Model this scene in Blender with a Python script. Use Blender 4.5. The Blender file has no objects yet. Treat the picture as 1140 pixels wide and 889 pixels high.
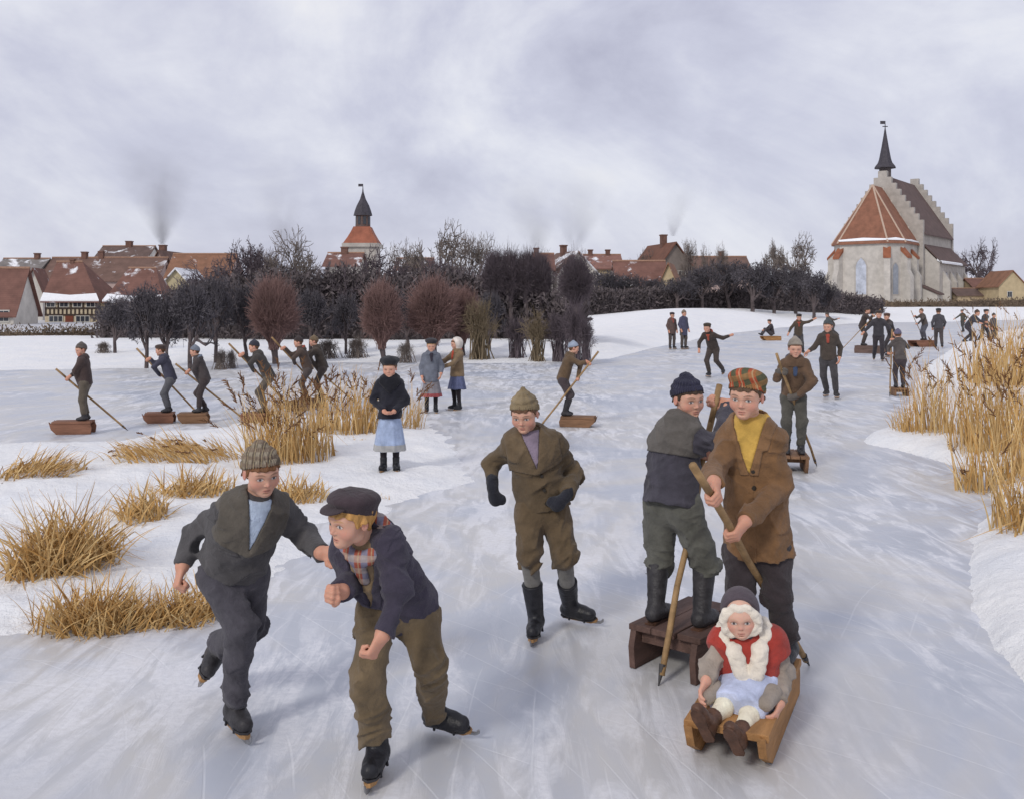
import bpy, bmesh, math, random
import numpy as np
from mathutils import Vector, Matrix

# ------------------------------------------------------------------ camera, sky, sun, exposure
SC = bpy.context.scene
COL = SC.collection
F, UC, VH, HC = 1095.0, 570.0, 340.0, 1.8       # focal length in photo pixels, centre column, horizon row, eye height (m)
cam_d = bpy.data.cameras.new('camera'); cam = bpy.data.objects.new('camera', cam_d); COL.objects.link(cam)
cam.location = (0, 0, HC); cam.rotation_euler = (math.radians(90), 0, 0)
cam_d.sensor_fit = 'HORIZONTAL'; cam_d.sensor_width = 36; cam_d.lens = 36 * F / 1140
cam_d.shift_y = -(444.5 - VH) / 1140
cam_d.clip_start = 0.1; cam_d.clip_end = 8000
SC.camera = cam

SUN_EL, SUN_AZ = 34, 212                          # light from the left, behind the viewer
W = bpy.data.worlds.new('World'); SC.world = W; W.use_nodes = True
nt = W.node_tree; N_ = nt.nodes; L_ = nt.links; N_.clear()
out = N_.new('ShaderNodeOutputWorld'); bg = N_.new('ShaderNodeBackground')
sky = N_.new('ShaderNodeTexSky'); sky.sky_type = 'NISHITA'; sky.sun_disc = False
sky.sun_elevation = math.radians(SUN_EL); sky.sun_rotation = math.radians(SUN_AZ)
skm = N_.new('ShaderNodeVectorMath'); skm.operation = 'SCALE'; skm.inputs['Scale'].default_value = 0.08
L_.new(sky.outputs[0], skm.inputs[0])
tc = N_.new('ShaderNodeTexCoord'); mp = N_.new('ShaderNodeMapping'); mp.inputs['Scale'].default_value = (1.0, 1.0, 1.5)
mp.inputs['Location'].default_value = (0.35, 0.1, 0.22)
L_.new(tc.outputs['Generated'], mp.inputs[0])
n1 = N_.new('ShaderNodeTexNoise'); n1.inputs['Scale'].default_value = 2.3; n1.inputs['Detail'].default_value = 7; n1.inputs['Roughness'].default_value = .58; n1.inputs['Distortion'].default_value = .5
n2 = N_.new('ShaderNodeTexNoise'); n2.inputs['Scale'].default_value = 8.0; n2.inputs['Detail'].default_value = 6; n2.inputs['Roughness'].default_value = .6; n2.inputs['Distortion'].default_value = .3
L_.new(mp.outputs[0], n1.inputs[0]); L_.new(mp.outputs[0], n2.inputs[0])
mixn = N_.new('ShaderNodeMath'); mixn.operation = 'MULTIPLY_ADD'; mixn.inputs[1].default_value = .28
L_.new(n2.outputs[0], mixn.inputs[0]); L_.new(n1.outputs[0], mixn.inputs[2])
cr = N_.new('ShaderNodeValToRGB'); e = cr.color_ramp.elements
e[0].position = .44; e[0].color = (.50, .505, .63, 1)
e[1].position = .82; e[1].color = (.93, .925, .955, 1)
m = cr.color_ramp.elements.new(.58); m.color = (.64, .65, .775, 1)
m = cr.color_ramp.elements.new(.70); m.color = (.80, .81, .895, 1)
L_.new(mixn.outputs[0], cr.inputs[0])
mx = N_.new('ShaderNodeMix'); mx.data_type = 'RGBA'; mx.inputs[0].default_value = .9
L_.new(skm.outputs[0], mx.inputs[6]); L_.new(cr.outputs[0], mx.inputs[7])
L_.new(mx.outputs[2], bg.inputs[0]); bg.inputs[1].default_value = 1.0
L_.new(bg.outputs[0], out.inputs[0])

sun_d = bpy.data.lights.new('sun', 'SUN'); sun_d.energy = 1.5; sun_d.angle = math.radians(10); sun_d.color = (1, .95, .88)
sun = bpy.data.objects.new('sun', sun_d); COL.objects.link(sun)
el, az = math.radians(SUN_EL), math.radians(SUN_AZ)
sdir = Vector((math.sin(az) * math.cos(el), math.cos(az) * math.cos(el), math.sin(el)))
sun.rotation_euler = sdir.to_track_quat('Z', 'Y').to_euler()
sun.location = (0, 0, 50)
SC.view_settings.view_transform = 'Standard'; SC.view_settings.look = 'None'
SC.view_settings.exposure = 0.0; SC.view_settings.gamma = 1; SC.view_settings.use_curve_mapping = False
SC.render.engine = 'CYCLES'

# ------------------------------------------------------------------ helpers
rng = np.random.default_rng(7)
random.seed(7)
def V3(*a): return np.array(a, float)
def at(u, v, y):                                  # the point at depth y seen at (u, v)
    return V3((u - UC) / F * y, y, HC - (v - VH) / F * y)
def dep(v, z=0.0): return (HC - z) * F / (v - VH)
def gnd(u, v, z=0.0): return at(u, v, dep(v, z))
def nrm(a):
    a = np.asarray(a, float); return a / (np.linalg.norm(a) + 1e-9)
def srgb(r, g, b):
    f = lambda c: (c / 255 / 12.92) if c / 255 <= .04045 else ((c / 255 + .055) / 1.055) ** 2.4
    return (f(r), f(g), f(b))

MATS = {}
def material(name, col, rough=.9, var=.25, scale=6.0, bump=.0, bscale=60.0, col2=None, spec=.3, attr=None, sheen=0.0, stretch=(1, 1, 1), bdist=.01):
    if name in MATS: return MATS[name]
    m = bpy.data.materials.new(name); m.use_nodes = True; t = m.node_tree; n = t.nodes; l = t.links
    b = n['Principled BSDF']; b.inputs['Roughness'].default_value = rough; b.inputs['Specular IOR Level'].default_value = spec
    if sheen: b.inputs['Sheen Weight'].default_value = sheen; b.inputs['Sheen Roughness'].default_value = .6
    co = n.new('ShaderNodeTexCoord'); mp = n.new('ShaderNodeMapping'); mp.inputs['Scale'].default_value = stretch
    l.new(co.outputs['Object'], mp.inputs[0])
    nz = n.new('ShaderNodeTexNoise'); nz.inputs['Scale'].default_value = scale; nz.inputs['Detail'].default_value = 5; nz.inputs['Roughness'].default_value = .62
    l.new(mp.outputs[0], nz.inputs[0])
    rp = n.new('ShaderNodeValToRGB'); rp.color_ramp.elements[0].position = .3; rp.color_ramp.elements[1].position = .7
    c = np.array(col); d = np.array(col2) if col2 is not None else c * (1 + var)
    c0 = c * (1 - var) if col2 is None else c
    rp.color_ramp.elements[0].color = (*np.clip(c0, 0, 1), 1); rp.color_ramp.elements[1].color = (*np.clip(d, 0, 1), 1)
    l.new(nz.outputs[0], rp.inputs[0])
    if attr:
        a = n.new('ShaderNodeAttribute'); a.attribute_name = attr
        mu = n.new('ShaderNodeMix'); mu.data_type = 'RGBA'; mu.blend_type = 'MULTIPLY'; mu.inputs[0].default_value = 1
        l.new(a.outputs['Color'], mu.inputs[6]); l.new(rp.outputs[0], mu.inputs[7]); l.new(mu.outputs[2], b.inputs['Base Color'])
    else: l.new(rp.outputs[0], b.inputs['Base Color'])
    if bump:
        z2 = n.new('ShaderNodeTexNoise'); z2.inputs['Scale'].default_value = bscale; z2.inputs['Detail'].default_value = 3
        l.new(mp.outputs[0], z2.inputs[0])
        bp = n.new('ShaderNodeBump'); bp.inputs['Strength'].default_value = bump; bp.inputs['Distance'].default_value = bdist
        z3 = n.new('ShaderNodeTexNoise'); z3.inputs['Scale'].default_value = bscale * .14; z3.inputs['Detail'].default_value = 4; z3.inputs['Distortion'].default_value = .8; l.new(mp.outputs[0], z3.inputs[0])
        ad = n.new('ShaderNodeMath'); ad.operation = 'MULTIPLY_ADD'; ad.inputs[1].default_value = 2.2; l.new(z3.outputs[0], ad.inputs[0]); l.new(z2.outputs[0], ad.inputs[2]); l.new(ad.outputs[0], bp.inputs['Height']); l.new(bp.outputs[0], b.inputs['Normal'])
    MATS[name] = m; return m
def cloth(name, rgb, var=.3, bump=.55):
    return material('cloth_' + name, rgb, rough=.95, var=var, scale=9, bump=bump, bscale=210, spec=.12, sheen=.12, bdist=.006)

def mesh_data(name, verts, faces, mat=None, smooth=True, col=None):
    me = bpy.data.meshes.new(name)
    verts = np.asarray(verts, np.float32)
    if isinstance(faces, np.ndarray) and len(faces):
        k = faces.shape[1]; nf = len(faces)
        me.vertices.add(len(verts)); me.vertices.foreach_set('co', verts.ravel())
        me.loops.add(nf * k); me.loops.foreach_set('vertex_index', faces.astype(np.int32).ravel())
        me.polygons.add(nf); me.polygons.foreach_set('loop_start', np.arange(0, nf * k, k, dtype=np.int32))
        me.update(calc_edges=True)
    else:
        me.from_pydata([tuple(map(float, v)) for v in verts], [], faces)
    if smooth: me.polygons.foreach_set('use_smooth', np.ones(len(me.polygons), bool))
    if col is not None:
        a = me.color_attributes.new('Col', 'FLOAT_COLOR', 'POINT')
        a.data.foreach_set('color', np.c_[np.asarray(col, np.float32), np.ones(len(verts), np.float32)].ravel())
    if mat: me.materials.append(mat)
    me.validate()
    return me
def link(name, me, parent=None, loc=None, rot=None):
    o = bpy.data.objects.new(name, me); COL.objects.link(o)
    if parent is not None: o.parent = parent
    if loc is not None: o.location = tuple(map(float, loc))
    if rot is not None: o.rotation_euler = rot
    return o
def obj(name, verts, faces, mat, parent=None, smooth=True, col=None, loc=None, rot=None):
    return link(name, mesh_data(name, verts, faces, mat, smooth, col), parent, loc, rot)
def tag(o, label=None, cat=None, group=None, kind=None):
    if label: o['label'] = label
    if cat: o['category'] = cat
    if group: o['group'] = group
    if kind: o['kind'] = kind
    return o
def thing(name, label, cat, loc=(0, 0, 0), rz=0.0, group=None):
    o = link(name, None, None, loc, (0, 0, rz)); o.empty_display_size = .2
    return tag(o, label, cat, group)

class MB:                                          # collects solid shapes into one mesh
    def __init__(s): s.v = []; s.f = []
    def add(s, v, f):
        o = len(s.v); s.v += [tuple(map(float, p)) for p in v]; s.f += [tuple(i + o for i in q) for q in f]; return s
    def box(s, c, h, R=None):
        R = np.eye(3) if R is None else R
        p = [np.asarray(c) + R @ (np.array([x, y, z]) * np.asarray(h)) for x in (-1, 1) for y in (-1, 1) for z in (-1, 1)]
        return s.add(p, [(0, 1, 3, 2), (4, 6, 7, 5), (0, 4, 5, 1), (2, 3, 7, 6), (0, 2, 6, 4), (1, 5, 7, 3)])
    def bar(s, a, b, ra, rb=None, n=6, cap=True):
        rb = ra if rb is None else rb; a = np.asarray(a, float); b = np.asarray(b, float); d = nrm(b - a)
        x = nrm(np.cross(d, [0, 0, 1] if abs(d[2]) < .9 else [1, 0, 0])); y = np.cross(d, x)
        p = [a + (x * math.cos(t) + y * math.sin(t)) * ra for t in np.linspace(0, 2 * math.pi, n, False)] + \
            [b + (x * math.cos(t) + y * math.sin(t)) * rb for t in np.linspace(0, 2 * math.pi, n, False)]
        f = [(i, (i + 1) % n, n + (i + 1) % n, n + i) for i in range(n)]
        if cap: f += [tuple(range(n - 1, -1, -1)), tuple(range(n, 2 * n))]
        return s.add(p, f)
    def prism(s, poly, a, b):                      # poly: 3-D points; swept from offset a to offset b
        n = len(poly); p = [np.asarray(q, float) + a for q in poly] + [np.asarray(q, float) + b for q in poly]
        return s.add(p, [tuple(range(n - 1, -1, -1)), tuple(range(n, 2 * n))] + [(i, (i + 1) % n, n + (i + 1) % n, n + i) for i in range(n)])
    def lathe(s, prof, n=12, c=(0, 0, 0)):
        o = []; f = []
        for (r, z) in prof: o += [(c[0] + r * math.cos(t), c[1] + r * math.sin(t), c[2] + z) for t in np.linspace(0, 2 * math.pi, n, False)]
        for k in range(len(prof) - 1): f += [(k * n + i, k * n + (i + 1) % n, (k + 1) * n + (i + 1) % n, (k + 1) * n + i) for i in range(n)]
        f += [tuple(range(n - 1, -1, -1)), tuple(range((len(prof) - 1) * n, len(prof) * n))]
        return s.add(o, f)
    def build(s, name, mat, parent=None, smooth=False, loc=None, rot=None):
        me = bpy.data.meshes.new(name); me.from_pydata(s.v, [], s.f)
        bm = bmesh.new(); bm.from_mesh(me); bmesh.ops.recalc_face_normals(bm, faces=bm.faces); bm.to_mesh(me); bm.free()
        if smooth: me.polygons.foreach_set('use_smooth', np.ones(len(me.polygons), bool))
        me.materials.append(mat)
        return link(name, me, parent, loc, rot)

# ------------------------------------------------------------------ distance-field modelling (people, clothes, boots)
def smin(a, b, k):
    if k <= 0: return np.minimum(a, b)
    h = np.maximum(k - np.abs(a - b), 0) / k
    return np.minimum(a, b) - h * h * k * .25
class Field:
    def __init__(s, lo, hi, h):
        s.h = h; s.lo = np.asarray(lo, float) - 3 * h
        s.n = np.maximum(np.ceil((np.asarray(hi, float) + 3 * h - s.lo) / h).astype(int) + 1, 4)
        s.ax = [(s.lo[i] + h * np.arange(s.n[i])).astype(np.float32) for i in range(3)]
        s.V = np.full(s.n, .5, np.float32)
    def sub(s, lo, hi):
        a = np.clip(((np.asarray(lo) - s.lo) / s.h).astype(int) - 1, 0, s.n); b = np.clip(((np.asarray(hi) - s.lo) / s.h).astype(int) + 2, 0, s.n)
        sl = tuple(slice(a[i], b[i]) for i in range(3))
        return sl, s.ax[0][sl[0]][:, None, None], s.ax[1][sl[1]][None, :, None], s.ax[2][sl[2]][None, None, :]
    def op(s, sl, d, k, mode):
        if mode == 'add': s.V[sl] = smin(s.V[sl], d, k)
        elif mode == 'cut': s.V[sl] = -smin(-s.V[sl], d, k)
    def cone(s, a, b, ra, rb, k=.02, flat=None, cap=None, mode='add', cap2=None):
        a = np.asarray(a, float); b = np.asarray(b, float); m = max(ra, rb) + k + 4 * s.h
        sl, X, Y, Z = s.sub(np.minimum(a, b) - m, np.maximum(a, b) + m)
        if 0 in s.V[sl].shape: return s
        x, y, z = X - a[0], Y - a[1], Z - a[2]; ba = b - a; sc = 1.0
        px, py, pz = x, y, z
        if flat is not None:
            f, sf = flat; g = (x * f[0] + y * f[1] + z * f[2]) * (1 / sf - 1)
            x = x + f[0] * g; y = y + f[1] * g; z = z + f[2] * g
            ba = ba + f * float(ba @ f) * (1 / sf - 1)
        t = np.clip((x * ba[0] + y * ba[1] + z * ba[2]) / max(float(ba @ ba), 1e-9), 0, 1)
        d = np.sqrt((x - ba[0] * t) ** 2 + (y - ba[1] * t) ** 2 + (z - ba[2] * t) ** 2) - (ra + (rb - ra) * t)
        for c in (cap, cap2):
            if c is not None:
                q, nn = c; q = np.asarray(q) - a
                d = np.maximum(d, (px - q[0]) * nn[0] + (py - q[1]) * nn[1] + (pz - q[2]) * nn[2])
        s.op(sl, d.astype(np.float32), k, mode); return s
    def ell(s, c, r, k=.02, R=None, mode='add', cap=None):
        c = np.asarray(c, float); r = np.asarray(r, float); m = r.max() + k + 4 * s.h
        sl, X, Y, Z = s.sub(c - m, c + m)
        if 0 in s.V[sl].shape: return s
        x, y, z = X - c[0], Y - c[1], Z - c[2]
        if R is not None: u, v, w = (R[0][0] * x + R[0][1] * y + R[0][2] * z, R[1][0] * x + R[1][1] * y + R[1][2] * z, R[2][0] * x + R[2][1] * y + R[2][2] * z)
        else: u, v, w = x, y, z
        k0 = np.sqrt((u / r[0]) ** 2 + (v / r[1]) ** 2 + (w / r[2]) ** 2); k1 = np.sqrt((u / r[0] ** 2) ** 2 + (v / r[1] ** 2) ** 2 + (w / r[2] ** 2) ** 2)
        d = k0 * (k0 - 1) / np.maximum(k1, 1e-6)
        if cap is not None:
            q, nn = cap; q = np.asarray(q) - c; d = np.maximum(d, (x - q[0]) * nn[0] + (y - q[1]) * nn[1] + (z - q[2]) * nn[2])
        s.op(sl, d.astype(np.float32), k, mode); return s
    def band(s, w):                                # points near the surface
        i = np.nonzero(np.abs(s.V) < w)
        return i, np.stack([s.ax[0][i[0]], s.ax[1][i[1]], s.ax[2][i[2]]], 1).astype(np.float64)
    def displace(s, fn, w=.03):
        i, p = s.band(w)
        if len(p): s.V[i] += fn(p).astype(np.float32)
    def overlay(s, thick, region):                 # a layer lying on this surface, where region(p) < 0
        g = Field.__new__(Field); g.h, g.lo, g.n, g.ax = s.h, s.lo, s.n, s.ax
        g.V = np.full(s.n, .5, np.float32); i, p = s.band(.05 + thick)
        g.V[i] = np.maximum(s.V[i] - thick, region(p)).astype(np.float32)
        deep = s.V < -.03; g.V[deep] = .2
        return g
    def hit(s, p, d):                              # walk out from inside along d to the surface
        p = np.asarray(p, float); d = nrm(d); q = p
        for t in np.arange(0, .6, s.h * .5):
            q = p + d * t; i = np.clip(np.round((q - s.lo) / s.h).astype(int), 0, s.n - 1)
            if s.V[tuple(i)] > 0: return q
        return q
    def mesh(s):
        V = s.V; n = s.n; ins = V < 0
        c = np.zeros(n - 1, np.int8)
        for dx in (0, 1):
            for dy in (0, 1):
                for dz in (0, 1): c += ins[dx:n[0] - 1 + dx, dy:n[1] - 1 + dy, dz:n[2] - 1 + dz]
        act = (c > 0) & (c < 8); I = np.stack(np.nonzero(act), 1)
        if not len(I): return np.zeros((0, 3)), np.zeros((0, 4), int)
        idx = np.full(n - 1, -1, np.int32); idx[act] = np.arange(len(I))
        pos = np.zeros((len(I), 3)); cnt = np.zeros(len(I))
        for ax in range(3):
            o1, o2 = [k for k in range(3) if k != ax]
            for p in (0, 1):
                for q in (0, 1):
                    A = np.zeros(3, int); A[o1] = p; A[o2] = q; B = A.copy(); B[ax] = 1
                    va = V[I[:, 0] + A[0], I[:, 1] + A[1], I[:, 2] + A[2]]; vb = V[I[:, 0] + B[0], I[:, 1] + B[1], I[:, 2] + B[2]]
                    x = (va < 0) != (vb < 0); t = np.where(x, va / np.where(x, va - vb, 1), 0)
                    pos[x] += A; pos[x, ax] += t[x]; cnt += x
        P = s.lo + s.h * (I + pos / np.maximum(cnt, 1)[:, None])
        Fs = []
        for ax in range(3):
            o1, o2 = (ax + 1) % 3, (ax + 2) % 3
            sa = [slice(None)] * 3; sb = [slice(None)] * 3; sa[ax] = slice(0, n[ax] - 1); sb[ax] = slice(1, n[ax])
            a, b = ins[tuple(sa)], ins[tuple(sb)]
            for flip, mk in ((False, a & ~b), (True, ~a & b)):
                e = np.stack(np.nonzero(mk), 1)
                e = e[(e[:, o1] > 0) & (e[:, o2] > 0) & (e[:, o1] < n[o1] - 1) & (e[:, o2] < n[o2] - 1)]
                if not len(e): continue
                q = []
                for (d1, d2) in ((1, 1), (0, 1), (0, 0), (1, 0)):
                    w = e.copy(); w[:, o1] -= d1; w[:, o2] -= d2; q.append(idx[w[:, 0], w[:, 1], w[:, 2]])
                q = np.stack(q if not flip else q[::-1], 1); Fs.append(q)
        Fq = np.concatenate(Fs) if Fs else np.zeros((0, 4), int)
        return P, Fq[(Fq >= 0).all(1)]

def perlin(p):
    i = np.floor(p).astype(np.int64); f = p - i; w = f * f * f * (f * (f * 6 - 15) + 10); o = 0
    for dx in (0, 1):
        for dy in (0, 1):
            for dz in (0, 1):
                h = ((i[:, 0] + dx) * 73856093) ^ ((i[:, 1] + dy) * 19349663) ^ ((i[:, 2] + dz) * 83492791); h = (h ^ (h >> 13)) * 1274126177 & 0x7fffffff
                a = (h % 4096) * (6.2831853 / 4096); z = ((h >> 12) % 2048) / 1024. - 1; r = np.sqrt(np.maximum(1 - z * z, 0))
                g = r * np.cos(a) * (f[:, 0] - dx) + r * np.sin(a) * (f[:, 1] - dy) + z * (f[:, 2] - dz)
                o = o + g * (w[:, 0] if dx else 1 - w[:, 0]) * (w[:, 1] if dy else 1 - w[:, 1]) * (w[:, 2] if dz else 1 - w[:, 2])
    return o
def folds(seed, axis, amp=.006, lam=.085, joints=()):   # uneven creases running mostly across 'axis', deeper at the joints
    r = np.random.default_rng(seed); a = nrm(axis); off = r.uniform(0, 90, 3)
    def frame(tilt):
        b = nrm(np.cross(a, r.normal(0, 1, 3))); d = nrm(a * math.cos(tilt) + b * math.sin(tilt)); e = nrm(np.cross(d, b)); g = np.cross(d, e)
        return np.stack([d / lam, e / (lam * 2.6), g / (lam * 2.6)], 1)
    M1, M2, M3 = frame(.75), frame(-.6), frame(1.3) * .55
    def fn(p):
        w = perlin(p / (lam * 2.5) + off)[:, None] * .9
        rid = lambda M, k: 1 - np.minimum(np.abs(perlin(p @ M * k + off + w)) * 3.2, 1.4)
        m = np.clip(.55 + 1.6 * perlin(p / (lam * 1.8) + off + 7), .1, 1.2); m2 = np.clip(.55 + 1.6 * perlin(p / (lam * 1.5) + off + 31), .1, 1.2)
        v = (np.maximum(rid(M1, .85), 0) ** 2 * m + np.maximum(rid(M2, 1.15), 0) ** 2 * m2) * 1.15 - .5 + perlin(p @ M3 + off) * 1.6 + np.maximum(rid(M1, 2.1), 0) ** 2 * m2 * .32 + perlin(p / (lam * .22) + off) * .15
        k = .7
        for j in joints: k = k + .9 * np.exp(-((p - j) ** 2).sum(1) / .075 ** 2)
        return -amp * v * np.minimum(k, 1.7)
    return fn
# ------------------------------------------------------------------ people
SKIN = material('skin', (1, 1, 1), rough=.55, var=.06, scale=40, bump=.1, bscale=300, attr='Col', spec=.35, bdist=.002)
def hair_mat(name, rgb): return material('hair_' + name, rgb, rough=.6, var=.4, scale=30, bump=.5, bscale=160, spec=.3, stretch=(1, 1, .35))
SKIN.node_tree.nodes['Principled BSDF'].inputs['Subsurface Weight'].default_value = .12; SKIN.node_tree.nodes['Principled BSDF'].inputs['Subsurface Scale'].default_value = .012
LEATHER = {'black': material('leather_black', (.018, .018, .022), rough=.42, var=.4, scale=20, bump=.3, bscale=90),
           'brown': material('leather_brown', (.09, .045, .028), rough=.5, var=.4, scale=20, bump=.3, bscale=90),
           'grey': material('leather_grey', (.035, .033, .036), rough=.5, var=.4, scale=20, bump=.3, bscale=90)}
WOOD_SKATE = material('skate_wood', (.34, .19, .08), rough=.6, var=.35, scale=25)
STEEL = material('blade_steel', (.33, .33, .34), rough=.35, var=.2, scale=30); STEEL.node_tree.nodes['Principled BSDF'].inputs['Metallic'].default_value = .8
BUTTON = material('button_horn', (.03, .025, .02), rough=.35, var=.2)

def head_frame(yaw, pitch, roll):
    y, p, r = map(math.radians, (yaw, pitch, roll))
    f = V3(math.sin(y) * math.cos(p), -math.cos(y) * math.cos(p), -math.sin(p))
    rt = nrm(np.cross(f, [0, 0, 1])); up = np.cross(rt, f)
    rt, up = rt * math.cos(r) + up * math.sin(r), up * math.cos(r) - rt * math.sin(r)
    return np.stack([rt, f, up], 1)                # columns: person's right, forward, up

def feat(c): return -.012 - .05 * c, -.165 - .012 * c, -.289 - .012 * c      # rows of eyes, nose wings, mouth
def head_field(hs, nloc, h, child=0.0):
    s = hs; g = Field(np.minimum((-.45 * s, -.56 * s, -.56 * s), nloc - .42 * s), np.maximum((.45 * s, .62 * s, .56 * s), nloc + .42 * s), h)
    E = lambda c, r, k, **kw: g.ell(np.array(c) * s, np.array(r) * s, k * s, **kw)
    E((0, -.06, .12), (.345, .42, .375), .02)
    c_ = child; ez, nz, mz = feat(child)
    g.cone(V3(0, .12, -.05) * s, V3(0, .165, -.29) * s, (.285 + .02 * c_) * s, (.165 + .065 * c_) * s, .10 * s)
    E((0, .262 - .012 * c_, -.40 + .015 * c_), (.10 - .012 * c_, .085, .072), .10)                                   # chin
    for q in (-1, 1):
        E((q * .17, .195, -.14 - .03 * c_), (.13 + .03 * c_, .13 + .02 * c_, .14 + .02 * c_), .09)                          # cheeks
        E((q * .22, .02, -.30), (.06, .12, .08), .10)                           # jaw angle
    E((0, .275 - .012 * c_, ez + .095 + .02 * c_), (.25, .10, .07 + .02 * c_), .10)                                      # brow
    for q in (-1, 1): E((q * .15, .425, ez), (.085, .085, .058), .06, mode='cut')
    for q in (-1, 1): E((q * .145, .305, ez), (.068, .052, .048), .015)      # eyes under the lids
    g.cone(V3(0, .345 - .02 * c_, ez + .02) * s, V3(0, .437 - .04 * c_, nz + .02) * s, .026 * s, (.042 - .004 * c_) * s, .05 * s)
    for q in (-1, 1): E((q * .042, .39 - .03 * c_, nz), (.028, .036, .024), .025)
    for q in (-1, 1): E((q * .028, .425 - .035 * c_, nz - .028), (.012, .02, .012), .012, mode='cut')
    E((0, .332, mz + .044), (.045, .03, .045), .04)
    E((0, .336, mz + .018), (.088 - .008 * c_, .034, .019), .022); E((0, .328, mz - .020), (.074 - .008 * c_, .036, .021), .022)
    E((0, .376, mz), (.092 - .008 * c_, .03, .004), .012, mode='cut')
    E((0, .355, mz - .062), (.065, .03, .014), .03, mode='cut')
    for q in (-1, 1):
        E((q * .345, -.05, -.05), (.035, .075, .115), .02); E((q * .375, -.03, -.04), (.018, .04, .07), .02, mode='cut')
    g.cone(V3(0, -.10, -.22) * s, nloc, .20 * s, .235 * s, .08 * s)
    return g

def head_colors(P, hs, skin, brow, red, child=0.0, fine=True):
    ez, nz, mz = feat(child); k = 1 + .12 * child; mw = .096 - .008 * child
    x, y, z = (P / hs).T; ax = np.abs(x)
    c = np.tile(np.array(skin), (len(P), 1))
    def mixc(col, w): c[:] = c * (1 - w[:, None]) + np.array(col) * w[:, None]
    g = lambda cx, cy, cz, r: np.exp(-((ax - cx) ** 2 + (y - cy) ** 2 + (z - cz) ** 2) / r ** 2)
    mixc((.62, .22, .17), .50 * red * g(.20, .28, -.14 - .04 * child, .12))                  # cheeks
    mixc((.62, .24, .19), .4 * red * g(0, .44, nz + .02, .06)); mixc((.60, .20, .16), .5 * red * g(.37, -.04, -.05, .11))
    fr = (y > .22)
    lip = np.clip(1.25 - ((ax / mw) ** 2 + ((z - mz) / .038) ** 2), 0, .35) / .35 * fr; mixc((.50, .19, .15), .55 * lip)
    mouth = np.clip(1 - ((ax / mw) ** 2 + ((z - mz) / .0085) ** 2), 0, .5) * 2 * fr; mixc((.14, .035, .03), .8 * mouth)
    mixc((.35, .12, .08), .5 * g(.028, .42 - .035 * child, nz - .03, .022))
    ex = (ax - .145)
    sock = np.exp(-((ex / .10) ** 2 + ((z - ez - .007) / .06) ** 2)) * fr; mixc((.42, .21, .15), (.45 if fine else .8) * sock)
    if not fine:
        mixc((.10, .06, .05), .8 * np.exp(-((ex / .055) ** 2 + ((z - ez) / .035) ** 2)) * fr); return c
    alm = 1 - ((ex / .066) ** 2 + ((z - ez) / (.031 * k)) ** 2); w = np.clip(alm * 3, 0, 1) * fr; mixc((.58, .53, .49), w)
    ir = 1 - (((ex - .004) ** 2 + (z - ez - .003) ** 2) / (.027 * k) ** 2); mixc((.05, .055, .06), np.clip(ir * 4, 0, 1) * (alm > -.05) * fr)
    la = np.clip(1 - ((z - ez - (.034 * k - 4.6 * ex ** 2)) / .009) ** 2, 0, 1) * (np.abs(ex) < .082) * fr; mixc((.09, .04, .025), .85 * la)
    lo = np.clip(1 - ((z - ez - (-.031 * k + 3.4 * ex ** 2)) / .008) ** 2, 0, 1) * (np.abs(ex) < .07) * fr; mixc((.30, .14, .10), .5 * lo)
    br = np.clip(1.3 - ((ex / .098) ** 2 + ((z - ez - (.118 - 2.6 * (ex - .012) ** 2)) / .016) ** 2), 0, .5) * 2 * fr; mixc(brow, (.62 - .4 * (child > .9)) * br)
    return c

def add_hand(g, w, d, n, L, pose, side):
    d = nrm(d); n = nrm(n - d * (n @ d)); lat = np.cross(d, n) * side          # lat points to the thumb
    g.cone(w - d * .06 * L, w + d * .14 * L, .145 * L, .15 * L, .01, flat=(n, .72))
    g.cone(w + d * .22 * L - lat * .06 * L, w + d * .44 * L - lat * .08 * L, .135 * L, .125 * L, .018, flat=(n, .62)); g.cone(w + d * .22 * L + lat * .05 * L, w + d * .45 * L + lat * .07 * L, .125 * L, .125 * L, .018, flat=(n, .62))
    curl = {'relax': (22, 50, 75), 'fist': (72, 165, 232), 'grip': (55, 128, 190), 'flat': (4, 12, 20), 'point': (30, 70, 110)}[pose]
    for o, fl in ((.155, .95), (.052, 1.05), (-.052, 1.0), (-.15, .80)):
        p = w + d * (.53 if abs(o) < .1 else .50) * L + lat * o * L; r = .062 * L
        for i, ln in enumerate((.23, .15, .12)):
            a = math.radians(curl[i]); q = p + (d * math.cos(a) + n * math.sin(a)) * ln * fl * L
            g.cone(p, q, r, r * .9, .006); p = q; r *= .9
    p = w + d * .16 * L + lat * .12 * L
    if pose in ('fist', 'grip'): dirs = ((d * .75 + lat * .45 + n * .45, .25), (d * .55 - lat * .35 + n * .75, .17), (d * .2 - lat * .7 + n * .6, .12))
    else: dirs = ((d * .6 + lat * .7 + n * .35, .22), (d * .85 + lat * .25 + n * .35, .18), (d * .95 + n * .3, .12))
    r = .075 * L
    for dv, ln in dirs:
        q = p + nrm(dv) * ln * L; g.cone(p, q, r, r * .88, .01); p = q; r *= .88

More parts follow.
